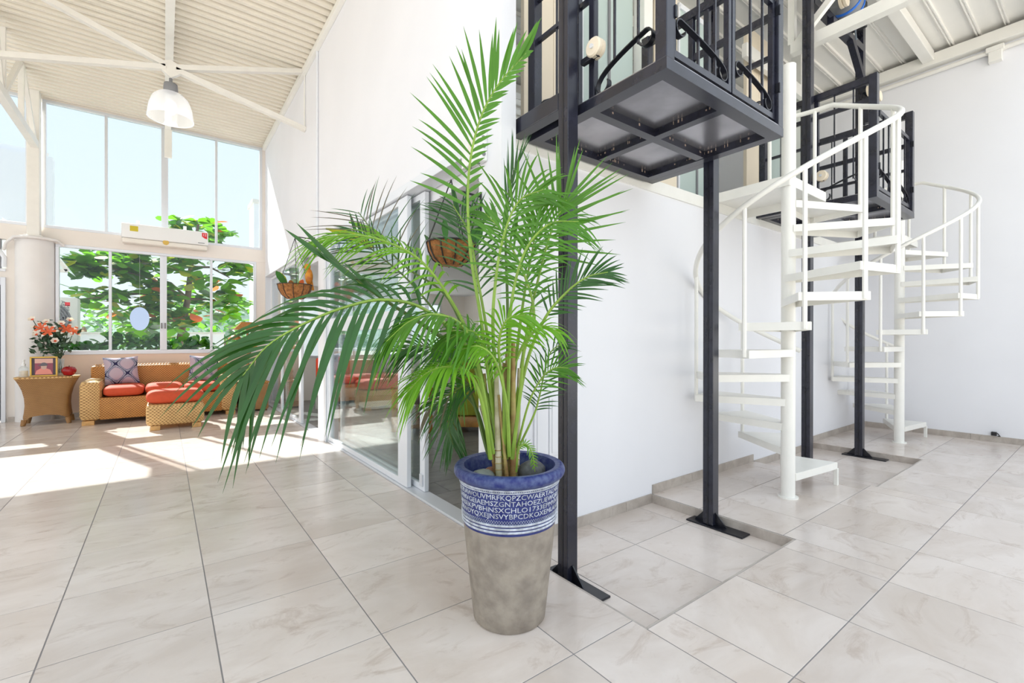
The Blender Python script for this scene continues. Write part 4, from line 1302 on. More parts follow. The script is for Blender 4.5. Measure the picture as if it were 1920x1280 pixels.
tag(MB().lathe((vs_[0], vs_[1], ZT), [(0.045, 0), (0.05, 0.01), (0.042, 0.12), (0.05, 0.26), (0.046, 0.26), (0.038, 0.12), (0.04, 0.02), (0, 0.02)], 24, False).build('glass_vase', 'glass_bottle', None, True),
    'tall clear glass vase behind the picture frame', 'vase')
bq = empty('lily_bouquet', (vs_[0], vs_[1], ZT + 0.02), 'bouquet of white and coral lilies in the glass vase', 'flowers')
rnd = random.Random(11)
heads = [(62, 600, 0.05, 0), (78, 615, 0.0, 1), (92, 622, -0.10, 1), (88, 605, 0.06, 0), (115, 608, 0.0, 0), (124, 618, -0.03, 1), (138, 622, 0.02, 1), (131, 602, 0.06, 0), (70, 628, 0.04, 0), (104, 640, -0.08, 0)]
for (px, py, dy, big) in heads:
    c = onY(px, py, 9.90 + dy)
    b0 = Vector((vs_[0] + rnd.uniform(-.02, .02), vs_[1] + rnd.uniform(-.02, .02), ZT + 0.04))
    mid = b0.lerp(c, 0.6) + Vector((0, 0, 0.04))
    st = MB().tube([b0, Vector((vs_[0], vs_[1], ZT + 0.25)), mid, c], 0.005, 6).build('stem', 'leaf_bouquet', bq, True)
    out = (c - Vector((vs_[0], vs_[1], ZT + 0.35))).normalized() + Vector((0, -0.9, 0.1))
    out.normalize()
    q = out.to_track_quat('Z', 'Y').to_matrix()
    L_ = 0.125 if big else 0.09
    fl_ = MB()
    for k in range(6):
        a = 2 * math.pi * k / 6
        d = Vector((math.cos(a), math.sin(a), 0)); s_ = Vector((-math.sin(a), math.cos(a), 0))
        rows = []
        open_ = 1.0 if big else 0.55
        for t, w in ((0, 0.005), (0.35, 0.019), (0.7, 0.022), (0.9, 0.012), (1.0, 0.001)):
            p = d * (L_ * t * open_) + Vector((0, 0, L_ * (0.75 * t - 0.55 * t * t * open_)))
            rows += [c + q @ (p - s_ * w), c + q @ (p + Vector((0, 0, -0.003))), c + q @ (p + s_ * w)]
        f2 = []
        o2 = len(fl_.v)
        fl_.v += rows
        for i in range(4):
            for jj in range(2):
                fl_.f.append((o2 + i * 3 + jj, o2 + i * 3 + jj + 1, o2 + (i + 1) * 3 + jj + 1, o2 + (i + 1) * 3 + jj))
                fl_.mi.append(1 if ((i < 2 and big) or i < 1) else 0)
    fo = fl_.build('lily_flower', ['petal_white', 'petal_coral'], bq, 'all')
lv = MB()
for k in range(210):
    px, py = rnd.gauss(100, 18), rnd.gauss(640, 14)
    c = onY(px, py, 9.95 + rnd.uniform(-0.12, 0.12))
    d = Vector((rnd.uniform(-1, 1), rnd.uniform(-1, 0.4), rnd.uniform(-0.2, 1))).normalized()
    s_ = d.cross(Vector((rnd.uniform(-1, 1), rnd.uniform(-1, 1), 0.3))).normalized()
    L_ = rnd.uniform(0.07, 0.13)
    lv.add([c, c + d * L_ * .45 - s_ * .024, c + d * L_, c + d * L_ * .45 + s_ * .024], [(0, 1, 2, 3)])
o = lv.build('bouquet_leaves', 'leaf_bouquet', bq); o['kind'] = 'stuff'

# ------------------------------------------------------------------ wall air conditioner
ac = empty('wall_air_conditioner', (0.04, 10.2, 2.93), 'white split air conditioner mounted between the two window rows', 'air conditioner')
AX0, AX1, AY0, AY1, AZ0, AZ1 = -0.575, 0.655, 10.19, 10.395, 2.93, 3.26
MB().bbox(AX0, AX1, AY0, AY1, AZ0 + 0.085, AZ1, 0.015).build('cover', 'plastic_white', ac, True)
MB().bbox(AX0 + 0.01, AX1 - 0.01, AY0 + 0.012, AY1, AZ0, AZ0 + 0.083, 0.02).build('air_outlet', 'plastic_cream', ac, True)
MB().box(AX0 + 0.06, AX1 - 0.06, AY0 + 0.006, AY0 + 0.014, AZ0 + 0.02, AZ0 + 0.05).build('louvre', 'plastic_cream', ac)
MB().box(-0.46, -0.35, AY0 - 0.002, AY0, 3.13, 3.22).build('sticker', 'sticker_yellow', ac)
st_ = MB().add([(0.56, AY0 - 0.002, 3.24), (0.56, AY0 - 0.002, 3.17), (0.60, AY0 - 0.002, 3.14), (0.64, AY0 - 0.002, 3.13), (0.64, AY0 - 0.002, 3.24)], [(0, 1, 2, 3, 4)]).build('sticker', 'sticker_red', ac)
V_, F_ = text_geo('12', 0.06)
MB().add([(0.60 + v.x, AY0 - 0.004, 3.20 + v.y) for v in V_], F_).build('sticker_number', 'sticker_white', st_)
MB().disc((0.03, AY0 + 0.004, 2.995), (0, 1, 0), 0.045, 0.006, 24).build('seal_sticker', 'gold', ac, True)
MB().box(0.50, 0.60, AY0 - 0.002, AY0, 3.045, 3.055).build('nameplate', 'logo_grey', ac)
for x in (-0.36, 0.31):
    MB().bbox(x - 0.025, x + 0.025, 10.37, 10.395, 3.26, 3.36, 0.003).build('mounting_strap', 'plastic_white', ac)
# oval mirror hanging at the glass
ov = empty('oval_suncatcher', onY(262, 618, 10.40), 'oval mirrored suncatcher hanging inside the window pane', 'ornament')
c = onY(262, 596, 10.40)
ovm = MB()
n = 28
ovm.add([(c.x + 0.135 * math.cos(a), 10.40, c.z + 0.19 * math.sin(a) * (1.0 if math.sin(a) > 0 else 1.15)) for a in np.linspace(0, 2 * math.pi, n, endpoint=False)] +
        [(c.x + 0.135 * math.cos(a), 10.392, c.z + 0.19 * math.sin(a) * (1.0 if math.sin(a) > 0 else 1.15)) for a in np.linspace(0, 2 * math.pi, n, endpoint=False)],
        [tuple(range(n - 1, -1, -1)), tuple(range(n, 2 * n))] + [(k, (k + 1) % n, n + (k + 1) % n, n + k) for k in range(n)])
mat('mirror', (0.38, 0.45, 0.58), 0.12, metal=0.9)
ovm.build('mirror_plate', 'mirror', ov)
MB().tube([(c.x, 10.396, c.z + 0.19), (c.x, 10.396, 2.76)], 0.0012, 4).build('thread', 'plastic_white', ov)


# ------------------------------------------------------------------ hanging baskets and wall bits
def basket(name, c, R, H, label, chain_to, plants):
    root = empty(name, (c.x, c.y, c.z - H), label, 'hanging basket', 'coir hanging baskets')
    prof = [(0.0, -H), (R * 0.45, -H * 0.97), (R * 0.75, -H * 0.72), (R * 0.93, -H * 0.35), (R, 0.0), (R * 0.92, 0.005), (R * 0.85, -0.04), (0, -0.05)]
    MB().lathe(c, prof, 28, False).build('coir_liner', 'coir', root, True)
    for k in range(10):
        a = 2 * math.pi * k / 10
        MB().tube([(c.x + (r + 0.004) * math.cos(a), c.y + (r + 0.004) * math.sin(a), c.z + z) for r, z in prof[1:5]], 0.004, 5).build('wire_rib', 'wire_black', root)
    MB().tube([(c.x + (R + 0.004) * math.cos(a), c.y + (R + 0.004) * math.sin(a), c.z) for a in np.linspace(0, 2 * math.pi, 28)], 0.005, 6).build('wire_rim', 'wire_black', root)
    for k in range(3):
        a = 2 * math.pi * k / 3 + 0.4
        MB().tube([(c.x + R * math.cos(a), c.y + R * math.sin(a), c.z), chain_to], 0.004, 5).build('chain', 'wire_black', root)
    rnd = random.Random(5)
    lv = []
    for (dx, dy, L_, wdt, mt) in plants:
        base = Vector((c.x + dx * 0.4, c.y + dy * 0.4, c.z - 0.03))
        d = Vector((dx, dy, 0.9)).normalized()
        s_ = d.cross(Vector((0.3, -1, 0.2))).normalized()
        pts = []
        m = MB()
        rows = []
        for t, w in ((0, 0.15), (0.3, 0.8), (0.6, 1.0), (0.85, 0.6), (1.0, 0.05)):
            p = base + d * (L_ * t) + Vector((dx, dy, -0.4)) * (L_ * 0.4 * t * t)
            rows += [p - s_ * wdt * w, p + Vector((0, 0, -0.008)), p + s_ * wdt * w]
        F = [(i * 3 + j, i * 3 + j + 1, (i + 1) * 3 + j + 1, (i + 1) * 3 + j) for i in range(4) for j in range(2)]
        m.add(rows, F).build('plant_leaf', mt, root, 'all')
    return root


def wall_bracket(y, z, L_, label):
    root = empty('scroll_bracket', (XL, y, z - 0.2), label, 'bracket', 'black scroll plant brackets')
    m = MB().tube([(XL - 0.006, y, z - 0.22), (XL - 0.006, y, z + 0.03)], 0.008, 6).tube([(XL - 0.006, y, z), (XL - L_, y, z + 0.01)], 0.007, 6)
    m.build('arm', 'wire_black', root)
    pts = [(XL - 0.09 - 0.07 * math.cos(t) * (1 - t / 12), y, z - 0.09 + 0.07 * math.sin(t) * (1 - t / 12)) for t in np.linspace(0, 8.5, 30)]
    MB().tube(pts, 0.005, 5).build('scroll', 'wire_black', root, True)
    return root


bc = onX(553, 534, 1.38)
basket('hanging_basket', bc, 0.21, 0.19, 'small coir hanging basket with a yellow bird, by the far glass door', Vector((bc.x, bc.y, bc.z + 0.62)),
       [(-0.25, 0.12, 0.20, 0.05, 'leaf_shrub'), (-0.32, -0.1, 0.24, 0.05, 'leaf_shrub'), (0.12, -0.2, 0.12, 0.035, 'leaf_tree_red'), (0.2, 0.2, 0.14, 0.04, 'leaf_shrub'), (-0.05, 0.2, 0.13, 0.04, 'coir'), (-0.2, 0.2, 0.26, 0.04, 'leaf_tree_yellow')])
wall_bracket(bc.y, bc.z + 0.63, 0.28, 'black scroll bracket carrying the small hanging basket')
bd = empty('bird_figurine', (bc.x + 0.17, bc.y - 0.02, bc.z), 'yellow painted bird figurine perched on the small hanging basket', 'figurine')
q = Vector((bc.x + 0.17, bc.y - 0.02, bc.z))
MB().blob(q + Vector((0, 0, 0.12)), 0.055, 12, 10, (0.9, 0.9, 2.0)).build('body', 'bird_yellow', bd, 'all')
MB().blob(q + Vector((-0.02, 0, 0.25)), 0.042, 12, 8).build('head', 'bird_yellow', bd, 'all')
MB().tube([q + Vector((-0.05, 0, 0.25)), q + Vector((-0.085, 0, 0.235))], [0.014, 0.003], 8).build('beak', 'coir', bd)
MB().beam(q + Vector((0.03, 0, 0.06)), q + Vector((0.05, 0, -0.06)), 0.03, 0.01).build('tail', 'bird_yellow', bd)
bc2 = onX(846, 462, 1.44)
bc2 = at(846, 456, 2.62)
basket('hanging_basket', bc2, 0.135, 0.13, 'larger coir hanging basket showing between the palm fronds', Vector((bc2.x, bc2.y, bc2.z + 0.36)),
       [(-0.9, 0.6, 0.22, 0.045, 'leaf_tree_yellow'), (-0.8, 0.3, 0.20, 0.035, 'leaf_palm_lime'), (0.2, -0.2, 0.15, 0.05, 'leaf_shrub'), (0.4, 0.3, 0.13, 0.05, 'leaf_shrub'), (-0.3, -0.4, 0.13, 0.03, 'leaf_shrub'), (0.0, 0.5, 0.2, 0.03, 'leaf_palm_dark')])
wall_bracket(2.49, bc2.z + 0.37, 0.20, 'black scroll bracket on the door post above the larger hanging basket')
# distribution box with sockets at the corner
eb = empty('socket_box', (XL - 0.03, 2.52, 2.40), 'white electrical socket box at the corner of the tall wall', 'socket box')
MB().bbox(XL - 0.06, XL, 2.42, 2.64, 2.40, 2.60, 0.006).build('box', 'plastic_white', eb)
MB().box(XL - 0.062, XL - 0.06, 2.50, 2.55, 2.47, 2.55).build('switch', 'plastic_cream', eb)
for z in (2.44, 2.49, 2.54):
    MB().disc((XL - 0.03, 2.418, z), (0, 1, 0), 0.014, 0.004, 14).build('socket', 'plastic_grey', eb)
for y in (2.48, 2.58):
    MB().disc((XL - 0.03, y, 2.398), (0, 0, 1), 0.012, 0.004, 14).build('socket', 'plastic_grey', eb)
for (a, b, c_, d_, lb_) in ((1000, 1026, 742, 850, 'flush white access panel low on the lift wall, behind the palm canes'), (1028, 1052, 742, 850, 'flush white access panel low on the lift wall, beside the near mast')):
    p, q = onY(a, c_, YB), onY(b, d_, YB)
    ap_ = empty('access_panel', ((p.x + q.x) / 2, YB, q.z), lb_, 'panel', 'white access panels')
    MB().bbox(p.x, q.x, YB - 0.014, YB, q.z, p.z, 0.003).build('panel_frame', 'wall_white', ap_)
    MB().bbox(p.x + 0.02, q.x - 0.02, YB - 0.02, YB - 0.014, q.z + 0.02, p.z - 0.02, 0.003).build('panel_door', 'wall_white', ap_)
pk = empty('wall_plug', (XR - 0.03, 0.985, 0.075), 'black plug on the skirting of the right wall', 'plug')
MB().bbox(XR - 0.05, XR - 0.002, 0.96, 1.01, 0.085, 0.13, 0.006).build('plug_body', 'plastic_black', pk)
MB().tube([(XR - 0.03, 0.975, 0.11), (XR - 0.06, 0.95, 0.12), (XR - 0.05, 0.93, 0.085), (XR - 0.02, 0.95, 0.08)], 0.006, 6).build('cable', 'plastic_black', pk)

# ------------------------------------------------------------------ back room furniture
gs = empty('futon_sofa', (3.3, 5.3, 0), 'olive green futon sofa on a pine frame in the back room', 'sofa')
g_ = [MB().bbox(-0.95, 0.95, -0.42, 0.42, 0.10, 0.24, 0.01), MB().bbox(-0.93, 0.93, -0.40, 0.30, 0.245, 0.62, 0.05), MB().bbox(-0.93, 0.93, 0.18, 0.42, 0.40, 0.98, 0.05)]
for mm, nm, mt in zip(g_, ('base_rail', 'seat_mattress', 'back_mattress'), ('wood_pine', 'fabric_olive', 'fabric_olive')):
    for v in mm.v: v += Vector((3.3, 5.3, 0))
    mm.build(nm, mt, gs, True)
for x in (-0.9, 0.82):
    for y in (-0.4, 0.32):
        MB().bbox(3.3 + x, 3.38 + x, 5.3 + y, 5.38 + y, 0, 0.10, 0.004).build('foot', 'wood_pine', gs)
gs.rotation_euler = (0, 0, math.radians(-42)); gs.location = (4.05, 5.2, 0)
pt = empty('pine_shelf', (2.75, 5.95, 0), 'low pine shelf table in the back room beside the futon', 'shelf')
MB().bbox(2.52, 2.98, 5.75, 6.15, 0.56, 0.62, 0.008).build('top', 'wood_pine', pt)
MB().bbox(2.55, 2.95, 5.78, 6.12, 0.08, 0.13, 0.006).build('shelf_board', 'wood_pine', pt)
MB().bbox(2.56, 2.94, 5.79, 6.11, 0.40, 0.55, 0.006).build('drawer', 'wood_dark', pt)
for x in (2.53, 2.89):
    for y in (5.76, 6.06):
        MB().bbox(x, x + 0.08, y, y + 0.08, 0, 0.56, 0.005).build('leg', 'wood_pine', pt)
rc = empty('red_armchair', (2.55, 8.7, 0), 'bright red cushioned armchair seen through the open glass door', 'chair')
MB().bbox(2.25, 2.85, 8.4, 9.0, 0.42, 0.60, 0.04).build('seat_cushion', 'cushion_red', rc, True)
MB().bbox(2.25, 2.85, 8.92, 9.06, 0.55, 0.95, 0.04).build('back_cushion', 'cushion_red', rc, True)
MB().bbox(2.22, 2.88, 8.38, 9.08, 0.26, 0.41, 0.02).build('frame', 'plastic_cream', rc, True)
for x in (2.25, 2.80):
    for y in (8.42, 9.0):
        MB().bbox(x, x + 0.05, y, y + 0.05, 0, 0.27, 0.004).build('leg', 'plastic_cream', rc)
# ------------------------------------------------------------------ planter
PX, PY = 1.285, 1.723
po = empty('planter_pot', (PX, PY, 0), 'tall clay planter with a carved blue glazed band holding the palm', 'planter')
PC = (PX, PY, 0)


def rad(z):
    return 0.166 + (0.214 - 0.166) * min(1, z / 0.45) + max(0, (z - 0.45)) / 0.2 * 0.018


MB().lathe(PC, [(0.158, 0), (0.166, 0.008), (rad(0.1), 0.1), (rad(0.2), 0.2), (rad(0.3), 0.3), (rad(0.4), 0.4), (0.212, 0.445)], 56).build('clay_body', 'pot_clay', po, True)
MB().lathe(PC, [(0.213, 0.445), (rad(0.47), 0.47), (rad(0.52), 0.52), (rad(0.6), 0.6), (rad(0.64), 0.648)], 56, False).build('glazed_band', 'pot_glaze', po, True)
rim_p = [(rad(0.64), 0.645)]
for t in np.linspace(-1.9, 1.9, 12):
    rim_p.append((0.236 + 0.021 * math.cos(t), 0.678 + 0.026 * math.sin(t)))
rim_p += [(0.212, 0.70), (0.203, 0.66), (0.198, 0.60), (0.0, 0.60)]
MB().lathe(PC, rim_p, 56, False).build('rim', 'pot_glaze_worn', po, True)
for z, r_ in ((0.462, 0.0055), (0.477, 0.0055), (0.492, 0.0055), (0.642, 0.004), (0.631, 0.0025)):
    R_ = rad(z)
    MB().tube([(PX + R_ * math.cos(a), PY + R_ * math.sin(a), z) for a in np.linspace(0, 2 * math.pi, 64)], r_, 6, False).build('ring', 'pot_white', po, True)
# zigzag lines
for z, h, n in ((0.506, 0.008, 120), (0.6365, 0.004, 150)):
    for ph in (0, 1):
        pts = []
        for k in range(n + 1):
            a = 2 * math.pi * k / n
            zz = z + h * (1 if (k + ph) % 2 else -1)
            pts.append((PX + (rad(zz) + 0.001) * math.cos(a), PY + (rad(zz) + 0.001) * math.sin(a), zz))
        MB().tube(pts, 0.0011, 4, False).build('zigzag', 'pot_white', po)
ROWS = [('KERAWOUVMRFKQPZCWAERTALNKL', 0.613), ('EFFRVGEIAEMSZGNTAHOEZUEWQRU', 0.586), ('RMSEKPVBHNSXCHLO1733EPMVNT', 0.559), ('TRWDYQXEJNSVYBPCDKOXEMLAHZ', 0.532)]
facing = math.atan2(-PY, -PX)
for body, z in ROWS:
    V_, F_ = text_geo(body, 0.034, 0.0012)
    wmax = max(v.x for v in V_) - min(v.x for v in V_)
    k_ = 0.58 / wmax
    m = MB()
    vv = []
    for v in V_:
        zz = z + v.y * 0.88
        r_ = rad(zz) + 0.0008 + v.z
        a = facing + v.x * k_ / rad(z)
        vv.append((PX + r_ * math.cos(a), PY + r_ * math.sin(a), zz))
    m.add(vv, F_)
    m.build('lettering', 'pot_white', po)
tag(MB().lathe((PX, PY, 0.601), [(0.195, 0), (0.19, 0.012), (0.1, 0.02), (0, 0.022)], 32).build('potting_soil', 'soil', None, True), 'dark potting soil inside the planter', 'soil')['kind'] = 'stuff'
rt2 = Vector((RT.x, RT.y, 0)); fw2 = Vector((FW.x, FW.y, 0))
for (u, v, r_, sq, mt, lb_) in ((-0.125, -0.05, 0.06, (1.1, 0.8, 0.62), 'stone_grey', 'smooth grey-green stone in the planter, left of the canes'), (0.105, 0.02, 0.07, (1, 0.8, 0.7), 'stone_dark', 'large dark grey stone in the planter, right of the canes'),
                                (-0.085, 0.06, 0.04, (1, 1, 0.7), 'stone_red', 'small reddish stone in the planter behind the grey-green one'), (0.06, -0.10, 0.05, (1.3, 0.6, 0.4), 'stone_grey', 'flat pale stone at the front of the planter soil')):
    p = Vector((PX, PY, 0.60)) + rt2 * u + fw2 * v
    tag(MB().blob(p + Vector((0, 0, r_ * sq[2] + 0.01)), r_, 14, 10, sq, 0.03).build('pebble', mt, None, 'all'), lb_, 'stone', 'stones in the planter')

# ------------------------------------------------------------------ areca palm
palm = empty('areca_palm', (PX, PY, 0.615), 'tall areca palm with arching feathery fronds in the blue planter', 'palm')
PB = 2.15


def catmull(P, n):
    P = [P[0] * 2 - P[1]] + P + [P[-1] * 2 - P[-2]]
    out = []
    S = len(P) - 3
    for i in range(n + 1):
        u = min(i / n * S, S - 1e-6)
        k = int(u); t = u - k
        a, b, c, d = P[k:k + 4]
        out.append(0.5 * ((2 * b) + (c - a) * t + (2 * a - 5 * b + 4 * c - d) * t * t + (3 * b - a - 3 * c + d) * t * t * t))
    return out


LEAFLETS = []      # (size, frond object, MB, material)
rl = random.Random(21)


def frond(px, depths, start, nl, Lm, w, matname, tocam=0.6, ang=(62, 22), droop=0.25, rmat='rachis', sides=(1, 1), r0=0.009, curl=0.0, taper=0.75, jit=0.12, dry=0.0):
    P = [at(x, y, d) for (x, y), d in zip(px, depths)]
    C = catmull(P, 48)
    n = len(C)
    fo = MB().tube(C, [r0 * (1 - 0.8 * i / (n - 1)) + 0.0012 for i in range(n)], 6).build('frond', rmat, palm, True)
    for side_i, s in enumerate((1, -1)):
        if not sides[side_i]: continue
        for k in range(nl):
            t = start + (1 - start) * (k + 0.5 * side_i + 0.2) / nl
            if t >= 1: continue
            f = t * (n - 1); i = min(int(f), n - 2); fr_ = f - i
            p = C[i].lerp(C[i + 1], fr_)
            T = (C[min(i + 2, n - 1)] - C[max(i - 1, 0)]).normalized()
            N = ((CAMP - p).normalized() * tocam + Vector((0, 0, 1)) * (1 - tocam))
            N = (N - T * N.dot(T)).normalized()
            S = T.cross(N) * s
            u = (t - start) / (1 - start)
            L = Lm * sides[side_i] * (math.sin(math.pi * (0.16 + 0.76 * u)) ** taper) * rl.uniform(1 - jit, 1 + jit)
            if L < 0.02: continue
            a = math.radians(ang[0] + (ang[1] - ang[0]) * u + rl.uniform(-6, 6))
            D = T * math.cos(a) + S * math.sin(a) + N * rl.uniform(0.0, 0.18)
            D.normalize()
            wd = D.cross(N).normalized()
            m = MB()
            V = []
            q = 7
            dr = droop * rl.uniform(0.7, 1.3)
            for j in range(q):
                ss = j / (q - 1)
                c = p + D * (L * ss) + Vector((0, 0, -1)) * (L * dr * ss * ss) + T * (L * curl * ss * ss)
                ww = w * rl.uniform(0.97, 1.03) * (min(1, 0.35 + 2.6 * ss) * (1 - ss ** 2.6) + 0.02) * 0.5
                V += [c - wd * ww + N * ww * 0.35, c, c + wd * ww + N * ww * 0.35]
            F = []
            for j in range(q - 1):
                F += [(j * 3, j * 3 + 1, j * 3 + 4, j * 3 + 3), (j * 3 + 1, j * 3 + 2, j * 3 + 5, j * 3 + 4)]
            m.add(V, F)
            dist = (p - CAMP).length
            LEAFLETS.append((L * w / dist / dist, fo, m, matname if rl.random() > dry else 'leaf_palm_dry'))
    return fo


D = PB
# tall upright frond
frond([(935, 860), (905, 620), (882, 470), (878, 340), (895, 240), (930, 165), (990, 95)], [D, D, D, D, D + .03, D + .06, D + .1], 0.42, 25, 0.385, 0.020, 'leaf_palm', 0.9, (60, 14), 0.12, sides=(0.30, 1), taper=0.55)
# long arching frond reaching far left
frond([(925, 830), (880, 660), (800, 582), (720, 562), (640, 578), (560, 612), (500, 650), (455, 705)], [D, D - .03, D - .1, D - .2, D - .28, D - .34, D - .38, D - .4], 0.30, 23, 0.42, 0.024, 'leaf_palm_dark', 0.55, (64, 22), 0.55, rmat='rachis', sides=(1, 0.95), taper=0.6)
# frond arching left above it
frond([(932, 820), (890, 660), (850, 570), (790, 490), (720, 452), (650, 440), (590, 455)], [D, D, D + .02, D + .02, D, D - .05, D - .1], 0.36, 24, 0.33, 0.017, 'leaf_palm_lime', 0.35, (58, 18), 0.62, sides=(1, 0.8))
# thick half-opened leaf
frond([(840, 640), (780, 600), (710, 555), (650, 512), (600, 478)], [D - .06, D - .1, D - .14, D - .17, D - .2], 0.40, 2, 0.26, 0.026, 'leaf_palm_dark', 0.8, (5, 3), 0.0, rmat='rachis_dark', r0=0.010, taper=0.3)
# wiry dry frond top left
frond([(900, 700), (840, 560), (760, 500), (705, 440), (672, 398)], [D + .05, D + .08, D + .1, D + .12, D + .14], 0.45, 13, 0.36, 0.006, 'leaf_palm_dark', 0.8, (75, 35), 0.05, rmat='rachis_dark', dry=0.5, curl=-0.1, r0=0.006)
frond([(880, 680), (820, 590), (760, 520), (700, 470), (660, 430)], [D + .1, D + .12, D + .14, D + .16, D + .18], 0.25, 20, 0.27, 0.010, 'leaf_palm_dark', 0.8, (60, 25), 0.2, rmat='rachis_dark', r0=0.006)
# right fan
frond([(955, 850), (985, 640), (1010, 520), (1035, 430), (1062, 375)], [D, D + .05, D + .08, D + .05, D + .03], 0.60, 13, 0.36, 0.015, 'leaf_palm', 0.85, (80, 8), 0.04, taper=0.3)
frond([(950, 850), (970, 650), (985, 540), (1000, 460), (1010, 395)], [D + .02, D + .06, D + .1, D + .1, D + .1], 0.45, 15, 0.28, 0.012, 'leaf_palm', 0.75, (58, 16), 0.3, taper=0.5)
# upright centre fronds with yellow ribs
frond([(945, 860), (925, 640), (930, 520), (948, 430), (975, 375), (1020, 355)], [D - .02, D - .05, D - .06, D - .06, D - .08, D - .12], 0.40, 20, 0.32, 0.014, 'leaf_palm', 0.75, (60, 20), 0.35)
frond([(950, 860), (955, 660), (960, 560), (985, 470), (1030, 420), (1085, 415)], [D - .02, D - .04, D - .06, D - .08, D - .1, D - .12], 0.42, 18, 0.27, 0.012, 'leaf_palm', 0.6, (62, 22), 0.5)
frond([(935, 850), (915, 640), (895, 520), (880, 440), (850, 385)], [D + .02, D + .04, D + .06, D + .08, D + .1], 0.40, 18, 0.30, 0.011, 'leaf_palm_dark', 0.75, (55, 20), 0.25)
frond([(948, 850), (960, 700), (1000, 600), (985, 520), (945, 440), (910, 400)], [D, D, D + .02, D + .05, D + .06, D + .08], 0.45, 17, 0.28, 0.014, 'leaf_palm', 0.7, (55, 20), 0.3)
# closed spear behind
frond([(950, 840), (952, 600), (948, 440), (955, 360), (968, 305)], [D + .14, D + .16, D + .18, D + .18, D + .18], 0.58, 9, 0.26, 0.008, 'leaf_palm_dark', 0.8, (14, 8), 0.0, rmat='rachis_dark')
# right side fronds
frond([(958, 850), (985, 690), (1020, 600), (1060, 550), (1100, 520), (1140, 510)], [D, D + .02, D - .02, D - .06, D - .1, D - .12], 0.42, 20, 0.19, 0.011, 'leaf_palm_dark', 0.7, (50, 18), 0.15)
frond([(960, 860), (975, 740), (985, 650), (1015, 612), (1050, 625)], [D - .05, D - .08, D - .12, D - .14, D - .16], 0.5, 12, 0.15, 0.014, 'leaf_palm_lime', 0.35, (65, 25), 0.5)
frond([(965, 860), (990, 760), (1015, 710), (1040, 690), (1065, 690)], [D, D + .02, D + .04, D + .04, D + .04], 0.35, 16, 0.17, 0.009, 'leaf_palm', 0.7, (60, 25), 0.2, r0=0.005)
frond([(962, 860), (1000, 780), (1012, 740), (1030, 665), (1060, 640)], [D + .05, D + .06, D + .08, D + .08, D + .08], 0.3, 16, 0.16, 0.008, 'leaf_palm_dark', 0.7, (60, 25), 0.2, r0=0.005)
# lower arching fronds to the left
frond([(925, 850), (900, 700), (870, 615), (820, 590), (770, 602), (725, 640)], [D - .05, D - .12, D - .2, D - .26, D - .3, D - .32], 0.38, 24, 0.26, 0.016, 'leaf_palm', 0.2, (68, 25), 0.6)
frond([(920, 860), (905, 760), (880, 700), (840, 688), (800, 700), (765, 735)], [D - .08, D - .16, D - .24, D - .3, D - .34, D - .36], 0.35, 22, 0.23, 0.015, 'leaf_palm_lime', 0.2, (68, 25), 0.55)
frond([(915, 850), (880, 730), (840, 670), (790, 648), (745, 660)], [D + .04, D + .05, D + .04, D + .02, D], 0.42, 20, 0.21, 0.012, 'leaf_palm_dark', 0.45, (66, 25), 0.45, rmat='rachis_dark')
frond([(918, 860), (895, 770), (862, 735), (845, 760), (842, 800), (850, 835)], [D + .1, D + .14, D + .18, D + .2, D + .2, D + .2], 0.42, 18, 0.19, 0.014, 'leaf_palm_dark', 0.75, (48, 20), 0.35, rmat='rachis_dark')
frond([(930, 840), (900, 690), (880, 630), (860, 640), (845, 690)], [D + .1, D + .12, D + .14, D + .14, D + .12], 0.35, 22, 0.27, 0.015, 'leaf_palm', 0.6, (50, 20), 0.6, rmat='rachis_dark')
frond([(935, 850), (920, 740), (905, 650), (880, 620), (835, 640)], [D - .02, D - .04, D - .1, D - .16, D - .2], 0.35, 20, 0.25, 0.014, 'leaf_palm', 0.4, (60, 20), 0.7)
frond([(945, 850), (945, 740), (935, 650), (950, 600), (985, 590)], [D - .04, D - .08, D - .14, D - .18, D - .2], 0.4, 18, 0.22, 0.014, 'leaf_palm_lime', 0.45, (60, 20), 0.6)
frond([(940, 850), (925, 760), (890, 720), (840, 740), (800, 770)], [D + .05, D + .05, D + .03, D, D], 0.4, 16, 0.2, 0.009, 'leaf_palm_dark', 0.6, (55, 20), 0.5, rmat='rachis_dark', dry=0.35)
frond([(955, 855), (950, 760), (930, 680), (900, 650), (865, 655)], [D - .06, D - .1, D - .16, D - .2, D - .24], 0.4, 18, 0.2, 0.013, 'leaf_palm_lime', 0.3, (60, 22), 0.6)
# young curled shoot
frond([(968, 884), (972, 845), (985, 832), (998, 850), (1003, 884)], [D - .06, D - .07, D - .07, D - .07, D - .06], 0.3, 16, 0.035, 0.006, 'leaf_palm_lime', 0.6, (65, 40), 0.1, r0=0.004)

LEAFLETS.sort(key=lambda e: -e[0])
rest = {}
for k, (sz, fo, m, mt) in enumerate(LEAFLETS):
    if k < 300:
        m.build('leaflet', mt, fo, 'all')
    else:
        r_ = rest.setdefault(mt, MB())
        r_.add(m.v, m.f)
rm = MB(); names = []
for i, (mt, r_) in enumerate(rest.items()):
    rm.cur = i; rm.add(r_.v, r_.f); names.append(mt)
o = rm.build('small_leaflets', names, palm, 'all'); o['kind'] = 'stuff'
